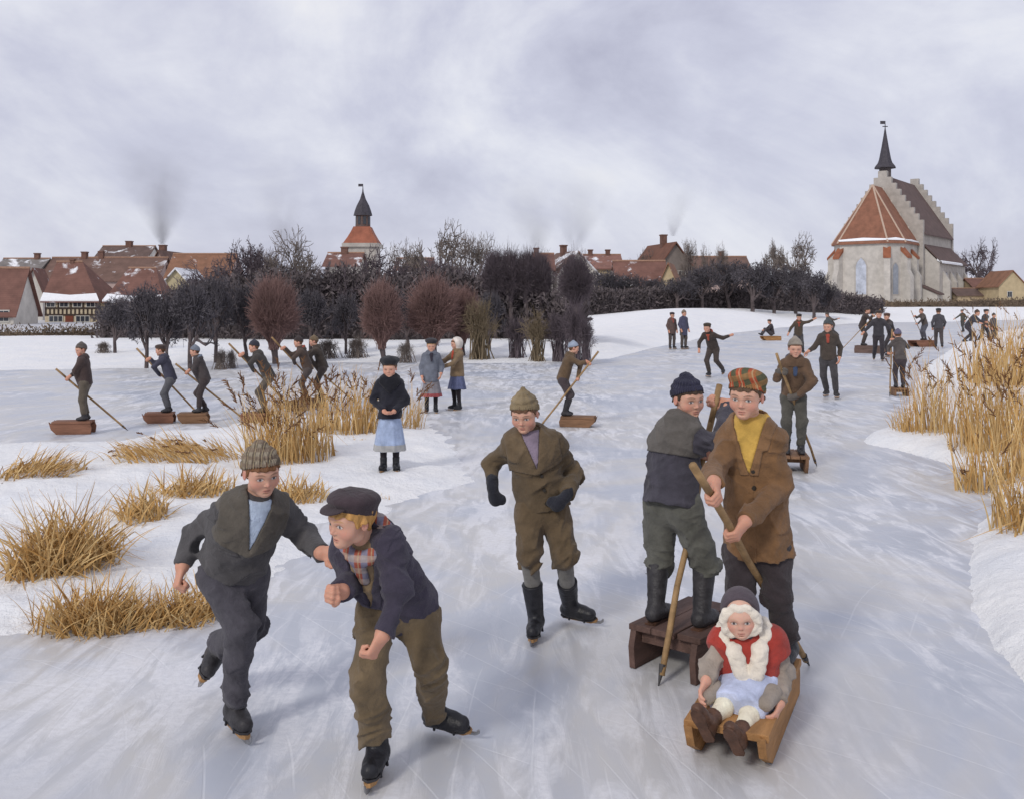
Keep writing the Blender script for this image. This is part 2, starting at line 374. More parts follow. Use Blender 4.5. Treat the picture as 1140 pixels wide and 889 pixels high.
def boot(sc, A, K, T, h, mat, parent, tall, skate, ah, name='boot'):
    sh = nrm(K - A); d = nrm(T - A + V3(0, 0, 1) * ah); n = nrm(sh - d * (sh @ d))
    if abs(n[2]) > .85 and abs(d[2]) < .25: n = nrm(V3(0, 0, 1) - d * d[2])
    sd = np.cross(d, n); a0 = .062 * sc
    g = Field(np.min([A, A + d * .19 * sc, A + sh * (tall + .03)], 0) - .09 * sc, np.max([A, A + d * .19 * sc, A + sh * (tall + .03)], 0) + .09 * sc, h)
    cp = (A - n * a0, -n); f = 1.0
    g.cone(A - d * .028 * sc - n * .03 * sc, A + d * .075 * sc - n * .035 * sc, .037 * sc, .036 * sc, .01, cap=cp)
    g.cone(A + d * .06 * sc - n * .036 * sc, A + d * .118 * sc - n * .042 * sc, .038 * sc, .034 * sc, .02, cap=cp)
    g.cone(A - n * .02 * sc, A + sh * tall, .041 * sc, .046 * sc + .012 * (tall > .14), .03 * sc, cap=(A + sh * tall, sh))
    if h < .01: g.displace(folds(int(abs(A[0]) * 1e4) % 999, sh, .0028, .045))
    P, Fq = g.mesh(); base = np.array(parent['_b'])
    o = obj(name, P - base, Fq, mat, parent)
    if h < .014:
        R = np.stack([d, sd, n], 1); b0 = A - n * a0
        pts = [(-.066, -.022), (-.05, -.031), (.03, -.029), (.085, -.037), (.13, -.027), (.152, 0), (.13, .027), (.085, .037), (.03, .029), (-.05, .031), (-.066, .022)]
        mb = MB(); mb.prism([b0 + d * x * sc + sd * y * sc for x, y in pts], -n * .001, -n * .011 * sc); mb.v = [tuple(np.array(v) - base) for v in mb.v]
        mb.build('sole', LEATHER['brown'] if not skate else LEATHER['grey'], o)
    if skate and h < .03:
        b1 = A - n * (a0 + .011 * sc); s = link('skate', None, parent)
        mb = MB(); mb.prism([b1 + d * x * sc + sd * y * sc - base for x, y in ((-.06, -.02), (.12, -.024), (.15, -.01), (.15, .01), (.12, .024), (-.06, .02))], -n * .001, -n * .017 * sc)
        mb.build('skate_platform', WOOD_SKATE, s)
        prof = [(-.075, -.017), (-.075, -.036), (.13, -.040), (.165, -.034), (.19, -.012), (.196, .010), (.186, .008), (.172, -.012), (.15, -.017)]
        mb = MB(); mb.prism([b1 + d * x * sc + n * z * sc - base for x, z in prof], -sd * .0025, sd * .0025)
        mb.build('blade', STEEL, s)
        if h < .012:
            for x in (-.01, .085):
                mb = MB(); 
                for q in (-1, 1): mb.bar(b1 + d * x * sc + sd * q * .034 * sc - n * .005 - base, b1 + d * (x + .012) * sc + sd * q * .030 * sc + n * .045 * sc - base, .006 * sc)
                mb.build('strap', LEATHER['black'], s)
    return o

def person(label, J, sc=1.0, skin=(.60, .345, .245), hair=('brown', (.10, .055, .025)), hat=None, hatm=None, jacket=None, collar='plain', colm=None, shirt=None,
           trousers=None, breech=False, stock=None, boots='black', tall=.07, skate=True, skirt=None, scarf=None, mitt=None, hem=.04, group=None, hands=('relax', 'relax'),
           red=1.0, child=.5, fringe=.17, side=.0, neck=False, sc_len=.13, sc_up=0.0, sk_hem=None, buttons=0, amp=1.0, pal=(None, None), belt=None, cufft=None, px=None, flare=1.0, fluff=None, hand_len=None, pockets=()):
    J = {k: (np.asarray(v, float) if not np.isscalar(v) else v) for k, v in J.items()}
    sdv_ = nrm(J['SL'] - J['SR'])
    for s_, q_ in (('SL', -1), ('SR', 1)): J[s_] = J[s_] + sdv_ * q_ * .036 * sc * (.6 if sc < .8 else 1) - V3(0, 0, .012 * sc)
    dist = float(np.linalg.norm(J['P'] - V3(0, 0, HC))); px = px or dist / F
    base = V3(J['P'][0], J['P'][1], 0.0)
    root = thing('person', label, 'person', base, 0, group); root['_b'] = tuple(base)
    hc = min(max(1.45 * px, .0052), .026); hh = min(max(.6 * px, .0022), .014); near = px < .008
    up = nrm(J['N'] - J['P']); lf = J['SL'] - J['SR']; lf = nrm(lf - up * (lf @ up)); fw = np.cross(lf, up)
    T = np.linalg.norm(J['N'] - J['P'])
    # --- head, neck, hands: one body mesh
    M = head_frame(J['yaw'], J['pitch'], J.get('roll', 0)); hs = J['hs']; c = J['head']
    nl = M.T @ (J['N'] - up * .02 * sc - c)
    hf = head_field(hs, nl, hh, child); P, Fq = hf.mesh()
    colr = head_colors(P, hs, skin, tuple(np.array(hair[1]) * .8 + .01), red, child, px < .0085)
    VS, FS, CS = [P @ M.T + c - base], [Fq], [colr]
    nv = len(P); L = hand_len or .155 * sc; handm = []
    for i, (E, Wk, sd) in enumerate((('ER', 'WR', -1), ('EL', 'WL', 1))):
        E, w = J[E], J[Wk]; q = J.get('D' + Wk[1]); dv = nrm((q - w) if q is not None else (w - E)); pn = pal[i]
        if pn is None: pn = -lf * sd * -1 * -1 if False else (-lf * sd)           # palms to the body
        pn = np.asarray(pn, float)
        if abs(nrm(pn) @ dv) > .9: pn = fw
        pose = hands[i]
        g = Field(np.minimum(w, w + dv * L) - .6 * L, np.maximum(w, w + dv * L) + .6 * L, max(hh * 1.1, .0026))
        if mitt:
            n = nrm(pn - dv * (pn @ dv)); lat = np.cross(dv, n) * sd
            g.cone(w - dv * .02, w + dv * .5 * L, .17 * L, .23 * L, .02, flat=(n, .7)); g.cone(w + dv * .42 * L, w + dv * .56 * L + n * .24 * L, .23 * L, .19 * L, .03, flat=(n, .85))
            g.cone(w + dv * .2 * L + lat * .15 * L, w + dv * .5 * L + lat * .28 * L + n * .15 * L, .1 * L, .09 * L, .02)
            g.cone(w + nrm(E - w) * .035, w + dv * .1 * L, .215 * L, .19 * L, .02)
            if near: g.displace(folds(5 + i, dv, .003, .04))
            p2, f2 = g.mesh(); obj('mitten', p2 - base, f2, mitt, root)
            g = Field(np.minimum(w, E) - .06, np.maximum(w, E) + .06, max(hh * 2, .006)); g.cone(w + (E - w) * .3, w + (E - w) * .5, .025 * sc, .03 * sc)
        else:
            if px < .022: add_hand(g, w, dv, pn, L, pose, sd)
            else: g.cone(w, w + dv * .55 * L, .16 * L, .22 * L, .02)
            g.cone(w, w + nrm(E - w) * .05, .030 * sc, .033 * sc, .012)
        p2, f2 = g.mesh(); VS.append(p2 - base); FS.append(f2 + nv); nv += len(p2)
        cc = np.tile(np.array(skin) * np.array((.98, .86, .82)), (len(p2), 1)); CS.append(cc)
    g = Field(np.min([J[k] for k in ('SL', 'SR', 'EL', 'ER', 'WL', 'WR', 'N', 'P', 'KL', 'KR', 'AL', 'AR')], 0) - .08, np.max([J[k] for k in ('SL', 'SR', 'EL', 'ER', 'WL', 'WR', 'N', 'P', 'KL', 'KR', 'AL', 'AR')], 0) + .08, .014)
    g.cone(J['P'], J['N'] - up * .05, .085 * sc, .08 * sc, .04, flat=(fw, .8)); g.cone(J['N'] - up * .06, J['N'], .06 * sc, .035 * sc, .02); g.cone(J['SR'], J['SL'], .035 * sc, .035 * sc, .05)
    for s_ in 'RL':
        g.cone(J['S' + s_], J['E' + s_], .04 * sc, .032 * sc, .02); g.cone(J['E' + s_], J['W' + s_] + nrm(J['E' + s_] - J['W' + s_]) * (.045 if mitt else .02), .032 * sc, .022 * sc, .01)
        g.cone(J['H' + s_], J['K' + s_], .055 * sc, .042 * sc, .02); g.cone(J['K' + s_], J['A' + s_], .04 * sc, .028 * sc, .01)
        g.cone(J['P'], J['H' + s_], .07 * sc, .055 * sc, .02)
    p2, f2 = g.mesh(); VS.append(p2 - base); FS.append(f2 + nv); nv += len(p2); CS.append(np.tile(np.array(skin), (len(p2), 1)))
    obj('body', np.concatenate(VS), np.concatenate(FS), SKIN, root, col=np.concatenate(CS))
    # --- hair
    if hair[0] != 'none':
        zl = lambda y: np.interp(y, [-.5, -.25, -.17, -.10, .02, .06, .12, .16, .26, .34, .6], [-.24, -.25, -.20, .08 - side, .06 - side, -.02 - side, .0 - side, .10 - side * .6, fringe, fringe + .01, fringe + .01])
        hz = {None: 9, 'cap': .26, 'beret': .26}.get(hat, .22)
        hg = hf.overlay(.026 * hs, lambda p: np.maximum(zl(p[:, 1] / hs) * hs - p[:, 2], p[:, 2] - hz * hs - .34 * p[:, 1]))
        if near: hg.displace(lambda p: hs * .009 * (np.sin(p[:, 0] / hs * 34 + 4 * np.sin(p[:, 2] / hs * 6)) + np.sin(p[:, 1] / hs * 41 + p[:, 2] / hs * 9)), .02)
        hp, hq = hg.mesh()
        if len(hp): obj('hair', hp @ M.T + c - base, hq, hair_mat(*hair), root)
    # --- hat (in the head's own axes)
    if hat:
        s = hs; g = Field((-.75 * s, -.85 * s, -.75 * s), (.75 * s, .95 * s, 1.05 * s), max(hh * 1.25, .003)); pts = []
        lowp = (V3(0, 0, .115) * s, nrm(V3(0, .38, -1)))
        brim = None; hn = 'hat'
        if hat in ('knit', 'peak'):
            g.ell(V3(0, -.07, .15) * s, V3(.378, .452, .41) * s, .01, cap=lowp)
            if hat == 'peak': g.cone(V3(0, -.05, .40) * s, V3(0, -.10, .62) * s, .30 * s, .10 * s, .12 * s)
            else: g.cone(V3(0, -.08, .40) * s, V3(0, -.12, .54) * s, .26 * s, .12 * s, .12 * s)
            if near: g.displace(lambda p: .006 * s / .2 * np.sin(np.arctan2(p[:, 0], p[:, 1] + .06 * s) * (26 if hat == 'knit' else 10)) * .45 + .0025 * np.sin(p[:, 2] / s * 40))
            brim = ('hat_band', (.398, .472), (.10, .26))
        elif hat == 'cap':
            g.ell(V3(0, -.06, .12) * s, V3(.385, .455, .36) * s, .01, cap=(V3(0, 0, .15) * s, nrm(V3(0, .34, -1))))
            g.ell(V3(0, -.08, .345) * s, V3(.43, .51, .19) * s, .10 * s, R=[[1, 0, 0], [0, .99, .12], [0, -.12, .99]])
            if near: g.displace(folds(3, V3(0, 1, 0), .004, .05))
            g2 = Field((-.5 * s, .0, -.1 * s), (.5 * s, 1.0 * s, .5 * s), max(hh * 1.25, .003))
            g2.ell(V3(0, .36, .285) * s, V3(.28, .25, .03) * s, .004, R=[[1, 0, 0], [0, .975, -.22], [0, .22, .975]])
            brim = 'visor'
        elif hat == 'tam':
            g.ell(V3(0, -.07, .14) * s, V3(.378, .45, .36) * s, .01, cap=lowp)
            g.ell(V3(0, -.09, .36) * s, V3(.43, .49, .23) * s, .10 * s, R=[[1, 0, 0], [0, .94, .34], [0, -.34, .94]])
            brim = ('hat_band', (.395, .468), (.10, .22))
        elif hat == 'beret':
            g.ell(V3(0, -.06, .12) * s, V3(.38, .45, .36) * s, .01, cap=lowp)
            g.ell(V3(0, -.05, .40) * s, V3(.52, .56, .24) * s, .10 * s)
            if near or px < .012: g.displace(lambda p: .02 * s * np.sin(p[:, 0] / s * 11) * np.sin(p[:, 1] / s * 9 + 1))
        elif hat in ('hood', 'kerchief'):
            hn = 'bonnet' if hat == 'hood' else 'headscarf'
            g.ell(V3(0, -.10, .06) * s, V3(.44, .52, .50) * s, .01, cap=(V3(0, .12, 0) * s, nrm(V3(0, 1, -.15))))
            g.cone(V3(0, -.15, -.2) * s, V3(0, -.05, -.5) * s, .36 * s, .30 * s, .1 * s, cap=(V3(0, .16, 0) * s, V3(0, 1, 0)))
        hp, hq = g.mesh(); ho = obj(hn, hp @ M.T + c - base, hq, hatm, root)
        if brim == 'visor':
            p2, q2 = g2.mesh(); obj('visor', p2 @ M.T + c - base, q2, hatm, ho)
        elif brim and px < .03:
            g2 = Field((-.6 * s, -.7 * s, -.4 * s), (.6 * s, .7 * s, .7 * s), max(hh * 1.25, .003)); b = brim
            g2.ell(V3(0, -.06, .13) * s, V3(b[1][0], b[1][1], .40) * s, .01, cap=lowp)
            n2 = nrm(V3(0, -.34, 1)); i, p = g2.band(.06); g2.V[i] = np.maximum(g2.V[i], (p - V3(0, 0, b[2][1] * s)) @ n2).astype(np.float32)
            if near: g2.displace(lambda p: .003 * s / .2 * np.sin(np.arctan2(p[:, 0], p[:, 1] + .06 * s) * 44), .02)
            p2, q2 = g2.mesh(); obj(b[0], p2 @ M.T + c - base, q2, hatm, ho)
        if hat == 'hood':
            g2 = Field((-.85 * s, -.3 * s, -.85 * s), (.85 * s, .75 * s, .75 * s), max(hh * 1.5, .0035))
            for k, t in enumerate(np.linspace(0, 2 * math.pi, 17, False)):
                g2.ell(V3(.375 * math.sin(t), .19 + .07 * max(math.cos(t), 0), -.085 + .345 * math.cos(t)) * s, V3(1, .85, 1) * s * (.108 + .016 * math.sin(k * 2.3)), .02)
            g2.displace(lambda p: perlin(p / .026) * .010 + perlin(p / .009) * .0015)
            p2, q2 = g2.mesh(); obj('bonnet_frill', p2 @ M.T + c - base, q2, fluff, ho)
    # --- jacket
    hm = J['P'] - up * hem
    pts = [J[k] for k in ('SL', 'SR', 'EL', 'ER', 'WL', 'WR', 'N', 'P')] + [hm]
    g = Field(np.min(pts, 0) - .19 * sc, np.max(pts, 0) + .19 * sc, hc); cp = (hm, -up); c2 = (J['N'] + up * .045 * sc, up)
    P_, N0 = J['P'], J['N']
    g.cone(P_ + up * .66 * T, P_ + up * .25 * T, .140 * sc, .128 * sc, .03, flat=(fw, .74), cap=cp)
    g.cone(P_ + up * .3 * T, hm - up * .06, .132 * sc, .152 * sc * flare, .05, flat=(fw, .84 if flare < 1.05 else .95), cap=cp)
    g.cone(J['SR'] - up * .004, J['SL'] - up * .004, .056 * sc, .056 * sc, .07 * sc)
    for s_ in 'RL': g.cone(N0 - up * .012 * sc, J['S' + s_], .062 * sc, .050 * sc, .05 * sc)
    g.cone(N0 - up * .10 * sc, N0 + up * .0, .095 * sc, .070 * sc, .06 * sc, cap=c2)
    tor = Field.__new__(Field); tor.h, tor.lo, tor.n, tor.ax = g.h, g.lo, g.n, g.ax; tor.V = g.V.copy()
    for S, E, w in (('SR', 'ER', 'WR'), ('SL', 'EL', 'WL')):
        d2 = nrm(J[w] - J[E])
        g.cone(J[S], J[E], .060 * sc, .048 * sc, .04 * sc); g.cone(J[E], J[w] - d2 * .005, .048 * sc, .039 * sc, .02 * sc, cap=(J[w] - d2 * .005, d2))
    if hc < .016:
        ff = folds(int(abs(P_[0]) * 977) % 9999, up, .0125 * amp * sc, .085 * sc, [J['EL'], J['ER'], J['SL'] - up * .06, J['SR'] - up * .06]); g.displace(ff)
        if px < .02: tor.displace(ff)
    i, p = g.band(.03)
    P, Fq = g.mesh(); jo = obj('jacket', P - base, Fq, jacket, root)
    lo = lambda p: ((p - N0) @ lf / sc, (p - N0) @ fw / sc, (p - N0) @ up / sc)
    def layer(name, th, fn, mat, par=jo):
        o = tor.overlay(th, lambda p: fn(*lo(p)) * sc); q, f2 = o.mesh()
        if len(q): return obj(name, q - base, f2, mat, par)
    if px < .02:
        colm = colm or jacket
        if collar == 'sailor':
            vin = lambda x, z: np.abs(x) - .25 * (z + .145)
            layer('collar', .013, lambda x, y, z: np.maximum(np.maximum(-z - np.where(y > 0, .17 - .25 * np.abs(x), .15), np.abs(x) - .145), np.where(y > 0, -vin(x, z), -1)), colm)
            if shirt: layer('shirt_front', .006, lambda x, y, z: np.maximum(np.maximum(vin(x, z), -y), z - .06), shirt)
        elif collar == 'lapel':
            vin = lambda x, z: np.abs(x) - .30 * (z + .20)
            for q_ in (-1, 1): layer('lapel', .012, lambda x, y, z: np.maximum(np.maximum(np.maximum(-z - .20, -q_ * x + .002), np.abs(x) - (.052 + .30 * (z + .20)) * (1 - .25 * (z < -.09))), np.where(y > -.01, -vin(x, z), -(z + .03))), colm)
            if shirt: layer('shirt_front', .005, lambda x, y, z: np.maximum(np.maximum(vin(x, z), -y), z - .08), shirt)
            layer('jacket_front', .005, lambda x, y, z: np.maximum(np.maximum(-y, z + .2), np.maximum(x - .02, -x - .12)), jacket)
        elif collar == 'turn':
            layer('collar', .012, lambda x, y, z: np.maximum(-z - .045, np.abs(x) - .11), colm)
        elif collar == 'fur':
            layer('collar', .02, lambda x, y, z: np.maximum(-z - np.where(y > 0, .16 - .9 * np.abs(x), .06), np.abs(x) - .13), colm)
        if cufft:
            for w_, e_ in (('WR', 'ER'), ('WL', 'EL')):
                d2 = nrm(J[w_] - J[e_]); o = g.overlay(.008, lambda p: np.maximum(-((p - J[w_]) @ d2) - .05, np.linalg.norm(p - J[w_], axis=1) - .09)); q, f2 = o.mesh()
                if len(q): obj('cuff', q - base, f2, cufft, jo)
        for (pxx, pz, pw, ph_) in pockets:
            layer('pocket', .006, lambda x, y, z: np.maximum(np.maximum(np.abs(x - pxx) - pw, np.abs(z - pz) - ph_), -y), jacket)
        if belt: layer('belt', .01, lambda x, y, z: np.abs(z + (T / sc) * .93) - .025, belt)
        for k in range(buttons):
            q = tor.hit(N0 - up * (.05 + .075 * k) * sc - up * (.13 if collar != 'plain' else 0) * sc + lf * .018 * sc, fw)
            mb = MB(); mb.bar(q - fw * .004 - base, q + fw * .008 - base, .011 * sc, .009 * sc, 8); mb.build('button', BUTTON, jo)
    # --- scarf
    if scarf is not None:
        N0 = N0 + up * sc_up * sc + fw * sc_up * .4 * sc
        sg = Field(N0 - .17 * sc, N0 + .17 * sc, max(hc * .8, .005)); R0 = .078 * sc
        ring = [N0 + up * .015 * sc + lf * R0 * math.sin(t) * 1.02 + fw * R0 * math.cos(t) * .95 - up * .028 * sc * math.cos(t) for t in np.linspace(0, 6.283, 15)]
        if neck: ring = [N0 + up * .03 * sc + (q - N0 - up * .015 * sc) * .80 for q in ring]
        for a, b in zip(ring[:-1], ring[1:]): sg.cone(a, b, (.020 if neck else .028) * sc, (.020 if neck else .028) * sc, .01)
        if not neck: sg.cone(N0 + fw * .09 * sc - up * .01 * sc, tor.hit(J['N'] - up * sc_len * sc, fw) + fw * .004, .034 * sc, .026 * sc, .02, flat=(fw, .7))
        if hc < .016: sg.displace(folds(77, fw, .005, .045))
        q, f2 = sg.mesh(); obj('scarf', q - base, f2, scarf, root)
    # --- trousers, breeches, stockings
    hipc = (J['HL'] + J['HR']) / 2
    if trousers is not None:
        pts = [J[k] for k in ('HL', 'HR', 'KL', 'KR', 'AL', 'AR', 'P')]
        g = Field(np.min(pts, 0) - .15 * sc, np.max(pts, 0) + .15 * sc, hc)
        for s_ in 'RL':
            H, K, A = J['H' + s_], J['K' + s_], J['A' + s_]; d2 = nrm(A - K); l = Field.__new__(Field); l.h, l.lo, l.n, l.ax = g.h, g.lo, g.n, g.ax; l.V = np.full(g.n, .5, np.float32)
            if breech:
                e_ = K + d2 * .07 * sc
                l.cone(H, K, .080 * sc, .069 * sc, .03); l.cone(K, e_, .069 * sc, .058 * sc, .03, cap=(e_, d2))
            else:
                e_ = A - d2 * .035 * sc
                l.cone(H, K, .081 * sc, .061 * sc, .03); l.cone(K, e_ + d2 * .01, .061 * sc, .054 * sc, .03, cap=(e_, d2))
            if hc < .016:
                l.displace(folds(int(abs(K[0] * 1313)) % 9999, nrm(A - H), .0125 * amp * sc, .075 * sc, [K, e_, H]))
            g.V = smin(g.V, l.V, .012)
        g.cone(hipc + up * .01, P_ + up * .10 * sc, .108 * sc, .112 * sc, .05, flat=(fw, .82)); g.cone(J['HR'], J['HL'], .078 * sc, .078 * sc, .04)
        P, Fq = g.mesh(); obj('trousers' if not breech else 'breeches', P - base, Fq, trousers, root)
    # --- skirt
    if skirt is not None:
        z1 = sk_hem; n = 56; rows = 12; v = []; wst = P_ + up * .08 * sc; bot = V3(hipc[0], hipc[1], z1); rr = np.random.default_rng(int(abs(P_[0] * 100)))
        ph = rr.uniform(0, 6.28, 3)
        for k in range(rows):
            t = k / (rows - 1); cc_ = wst * (1 - t) + bot * t; r = (.105 + .085 * t ** .8 * flare) * sc
            for j in range(n):
                a = 2 * math.pi * j / n; pl = (1 + t * (.07 * math.sin(9 * a + ph[0] + .4 * math.sin(3 * a)) + .045 * math.sin(16 * a + ph[1])))
                v.append(cc_ + (lf * math.cos(a) * r + fw * math.sin(a) * r * .85) * pl - base + V3(0, 0, .006 * math.sin(5 * a) * t))
        f = [(k * n + j, k * n + (j + 1) % n, (k + 1) * n + (j + 1) % n, (k + 1) * n + j) for k in range(rows - 1) for j in range(n)] + [tuple(range(n)), tuple(range((rows - 1) * n, rows * n))]
        mb = MB(); mb.v = [tuple(map(float, q)) for q in v]; mb.f = f; so = mb.build('skirt', skirt[0], root, True)
        if len(skirt) > 1:
            v = []
            for t in (.86, 1.005):
                cc_ = wst * (1 - t) + bot * t; r = (.105 + .085 * t ** .8 * flare) * sc * 1.012
                for j in range(n):
                    a = 2 * math.pi * j / n; pl = (1 + t * (.07 * math.sin(9 * a + ph[0] + .4 * math.sin(3 * a)) + .045 * math.sin(16 * a + ph[1])))
                    v.append(cc_ + (lf * math.cos(a) * r + fw * math.sin(a) * r * .85) * pl - base)
            mb = MB(); mb.v = [tuple(map(float, q)) for q in v]; mb.f = [(j, (j + 1) % n, n + (j + 1) % n, n + j) for j in range(n)]; mb.build('skirt_border', skirt[1], so, True)
    if stock is not None:
        for s_ in 'RL':
            K, A = J['K' + s_], J['A' + s_]; g = Field(np.minimum(K, A) - .09, np.maximum(K, A) + .09, min(hc, .016))
            g.cone(K + nrm(J['H' + s_] - K) * .06, K, .05 * sc, .05 * sc, .02); g.cone(K, A, .05 * sc, .036 * sc, .02)
            if near: g.displace(folds(31, A - K, .003, .04))
            q, f2 = g.mesh(); obj('stocking', q - base, f2, stock, root)
    if boots:
        for s_ in 'RL': boot(sc, J['A' + s_], J['K' + s_], J['T' + s_], min(max(px * 1.2, .005), .018), LEATHER[boots], root, tall, skate, .062 * sc)
    return root

# standing skeletons in units of the figure's height: x to its left, y forward, z up
POSES = {
 'stand': dict(head=(0, .02, .905), N=(0, 0, .80), SL=(.105, 0, .775), EL=(.135, -.02, .62), WL=(.125, .05, .49), P=(0, 0, .50), HL=(.055, 0, .47), KL=(.06, .02, .27), AL=(.06, 0, .055), TL=(.075, .10, .02)),
 'clasp': dict(head=(0, .02, .905), N=(0, 0, .80), SL=(.10, 0, .775), EL=(.145, .01, .62), WL=(.045, .125, .535), P=(0, 0, .50), HL=(.055, 0, .47), KL=(.055, .02, .27), AL=(.055, 0, .055), TL=(.075, .10, .02)),
 'pole': dict(head=(0, .10, .90), N=(0, .05, .795), SL=(.10, .06, .77), EL=(.13, .17, .665), WL=(.10, .225, .60), ER=(-.09, .20, .70), WR=(.03, .315, .755), P=(0, -.045, .50), HL=(.05, -.045, .47), KL=(.06, .05, .275), AL=(.06, -.02, .055), TL=(.07, .09, .03)),
 'skate': dict(head=(0, .22, .84), N=(0, .14, .75), SL=(.11, .14, .72), EL=(.22, .06, .66), WL=(.30, -.04, .70), ER=(-.17, .17, .58), WR=(-.14, .24, .47), P=(0, -.04, .49), HL=(.055, -.04, .46), KL=(.08, .02, .27), AL=(.12, -.20, .10), TL=(.14, -.10, .05), KR=(-.05, .13, .27), AR=(-.04, .03, .055), TR=(-.05, .13, .02)),
 'walk': dict(head=(0, .06, .905), N=(0, .03, .80), SL=(.11, .03, .775), EL=(.15, -.06, .63), WL=(.14, .03, .50), ER=(-.15, .02, .63), WR=(-.13, .12, .52), P=(0, 0, .50), HL=(.055, 0, .47), KL=(.06, .09, .28), AL=(.06, .10, .055), TL=(.07, .20, .02), KR=(-.06, -.02, .27), AR=(-.07, -.16, .075), TR=(-.08, -.07, .02)),
 'sit': dict(head=(0, .05, .52), N=(0, -.01, .40), SL=(.11, 0, .375), EL=(.13, .12, .25), WL=(.06, .24, .22), P=(0, -.06, .09), HL=(.055, -.02, .08), KL=(.07, .20, .26), AL=(.07, .33, .07), TL=(.08, .42, .08)),
}
def skel(pose, pos, h, face, z=0.0, yaw=None, pitch=8, roll=0, headk=.158, **ov):
    q = {k: V3(*v) for k, v in POSES[pose].items()}
    for k in ('S', 'E', 'W', 'H', 'K', 'A', 'T'):
        if k + 'R' not in q: q[k + 'R'] = q[k + 'L'] * V3(-1, 1, 1)
    for k, v in ov.items(): q[k] = V3(*v)
    t = math.radians(face); f = V3(math.sin(t), -math.cos(t), 0); l = np.cross([0, 0, 1], f)
    J = {k: V3(pos[0], pos[1], z) + (l * v[0] + f * v[1] + V3(0, 0, v[2])) * h for k, v in q.items()}
    J.update(yaw=face if yaw is None else yaw, pitch=pitch, roll=roll, hs=h * headk); J['_f'] = f; J['_l'] = l
    return J
# ------------------------------------------------------------------ ground: ice and snow
def node_mat(name):
    m = bpy.data.materials.new(name); m.use_nodes = True
    return m, m.node_tree.nodes, m.node_tree.links, m.node_tree.nodes['Principled BSDF']
def mk_noise(n, l, vec, scale, detail=5, rough=.6, dist=0.0):
    z = n.new('ShaderNodeTexNoise'); z.inputs['Scale'].default_value = scale; z.inputs['Detail'].default_value = detail
    z.inputs['Roughness'].default_value = rough; z.inputs['Distortion'].default_value = dist; l.new(vec, z.inputs[0]); return z
def mk_ramp(n, l, fac, stops):
    r = n.new('ShaderNodeValToRGB'); e = r.color_ramp.elements
    e[0].position, e[0].color = stops[0][0], (*stops[0][1], 1); e[1].position, e[1].color = stops[-1][0], (*stops[-1][1], 1)
    for p, c in stops[1:-1]: k = e.new(p); k.color = (*c, 1)
    l.new(fac, r.inputs[0]); return r
def mk_map(n, l, vec, sc=(1, 1, 1), rz=0, loc=(0, 0, 0)):
    m = n.new('ShaderNodeMapping'); m.inputs['Scale'].default_value = sc; m.inputs['Rotation'].default_value = (0, 0, math.radians(rz)); m.inputs['Location'].default_value = loc
    l.new(vec, m.inputs[0]); return m
def mk_mix(n, l, f, a, b, mode='MIX'):
    m = n.new('ShaderNodeMix'); m.data_type = 'RGBA'; m.blend_type = mode
    for i, s in ((0, f), (6, a), (7, b)):
        if hasattr(s, 'is_linked'): l.new(s, m.inputs[i])
        else: m.inputs[i].default_value = s if i == 0 else (*s, 1)
    return m.outputs[2]
def mk_math(n, l, op, a, b=0.0):
    m = n.new('ShaderNodeMath'); m.operation = op
    for i, s in ((0, a), (1, b)):
        if hasattr(s, 'is_linked'): l.new(s, m.inputs[i])
        else: m.inputs[i].default_value = s
    return m.outputs[0]

ICE, n, l, b = node_mat('ice')
co = n.new('ShaderNodeTexCoord').outputs['Object']
big = mk_noise(n, l, mk_map(n, l, co, (.55, .38, 1), 20).outputs[0], 1.0, 6, .6, .6)
body = mk_ramp(n, l, big.outputs[0], [(.3, (.37, .405, .475)), (.44, (.46, .485, .545)), (.55, (.54, .53, .52)), (.64, (.48, .50, .55)), (.76, (.41, .44, .505))])
st1 = mk_noise(n, l, mk_map(n, l, co, (2.2, .5, 1), 34).outputs[0], 2.2, 5, .60, .9)
st2 = mk_noise(n, l, mk_map(n, l, co, (2.6, .5, 1), -48).outputs[0], 2.0, 5, .60, 1.1)
sw = mk_noise(n, l, co, .42, 4, .55, .5)
s1 = mk_ramp(n, l, mk_math(n, l, 'MAXIMUM', st1.outputs[0], mk_math(n, l, 'SUBTRACT', st2.outputs[0], .02)), [(.49, (0, 0, 0)), (.62, (1, 1, 1))])
s2 = mk_ramp(n, l, sw.outputs[0], [(.40, (.25, .25, .25)), (.60, (1, 1, 1))])
boost = None                                       # snow swept into heaps on the ice
for cx, cy, rx, ry in ((-1.75, 4.6, 1.3, 1.5), (.0, 8.2, .9, 2.2), (-.5, 11.5, .8, 2.5), (1.2, 7.0, .6, 1.6)):
    mm = n.new('ShaderNodeMapping'); mm.vector_type = 'POINT'; mm.inputs['Scale'].default_value = (1 / rx, 1 / ry, 0); mm.inputs['Location'].default_value = (-cx / rx, -cy / ry, 0); l.new(co, mm.inputs[0])
    ln = n.new('ShaderNodeVectorMath'); ln.operation = 'LENGTH'; l.new(mm.outputs[0], ln.inputs[0])
    o = mk_ramp(n, l, ln.outputs['Value'], [(.25, (.9, .9, .9)), (1.0, (0, 0, 0))]).outputs[0]; boost = o if boost is None else mk_math(n, l, 'MAXIMUM', boost, o)
s1b = mk_ramp(n, l, mk_math(n, l, 'ADD', mk_math(n, l, 'MAXIMUM', st1.outputs[0], mk_math(n, l, 'SUBTRACT', st2.outputs[0], .02)), mk_math(n, l, 'MULTIPLY', boost, .08)), [(.49, (0, 0, 0)), (.62, (1, 1, 1))])
powder = mk_math(n, l, 'MULTIPLY', s1b.outputs[0], mk_math(n, l, 'MAXIMUM', s2.outputs[0], boost))
fine = mk_noise(n, l, co, 26, 4, .7)
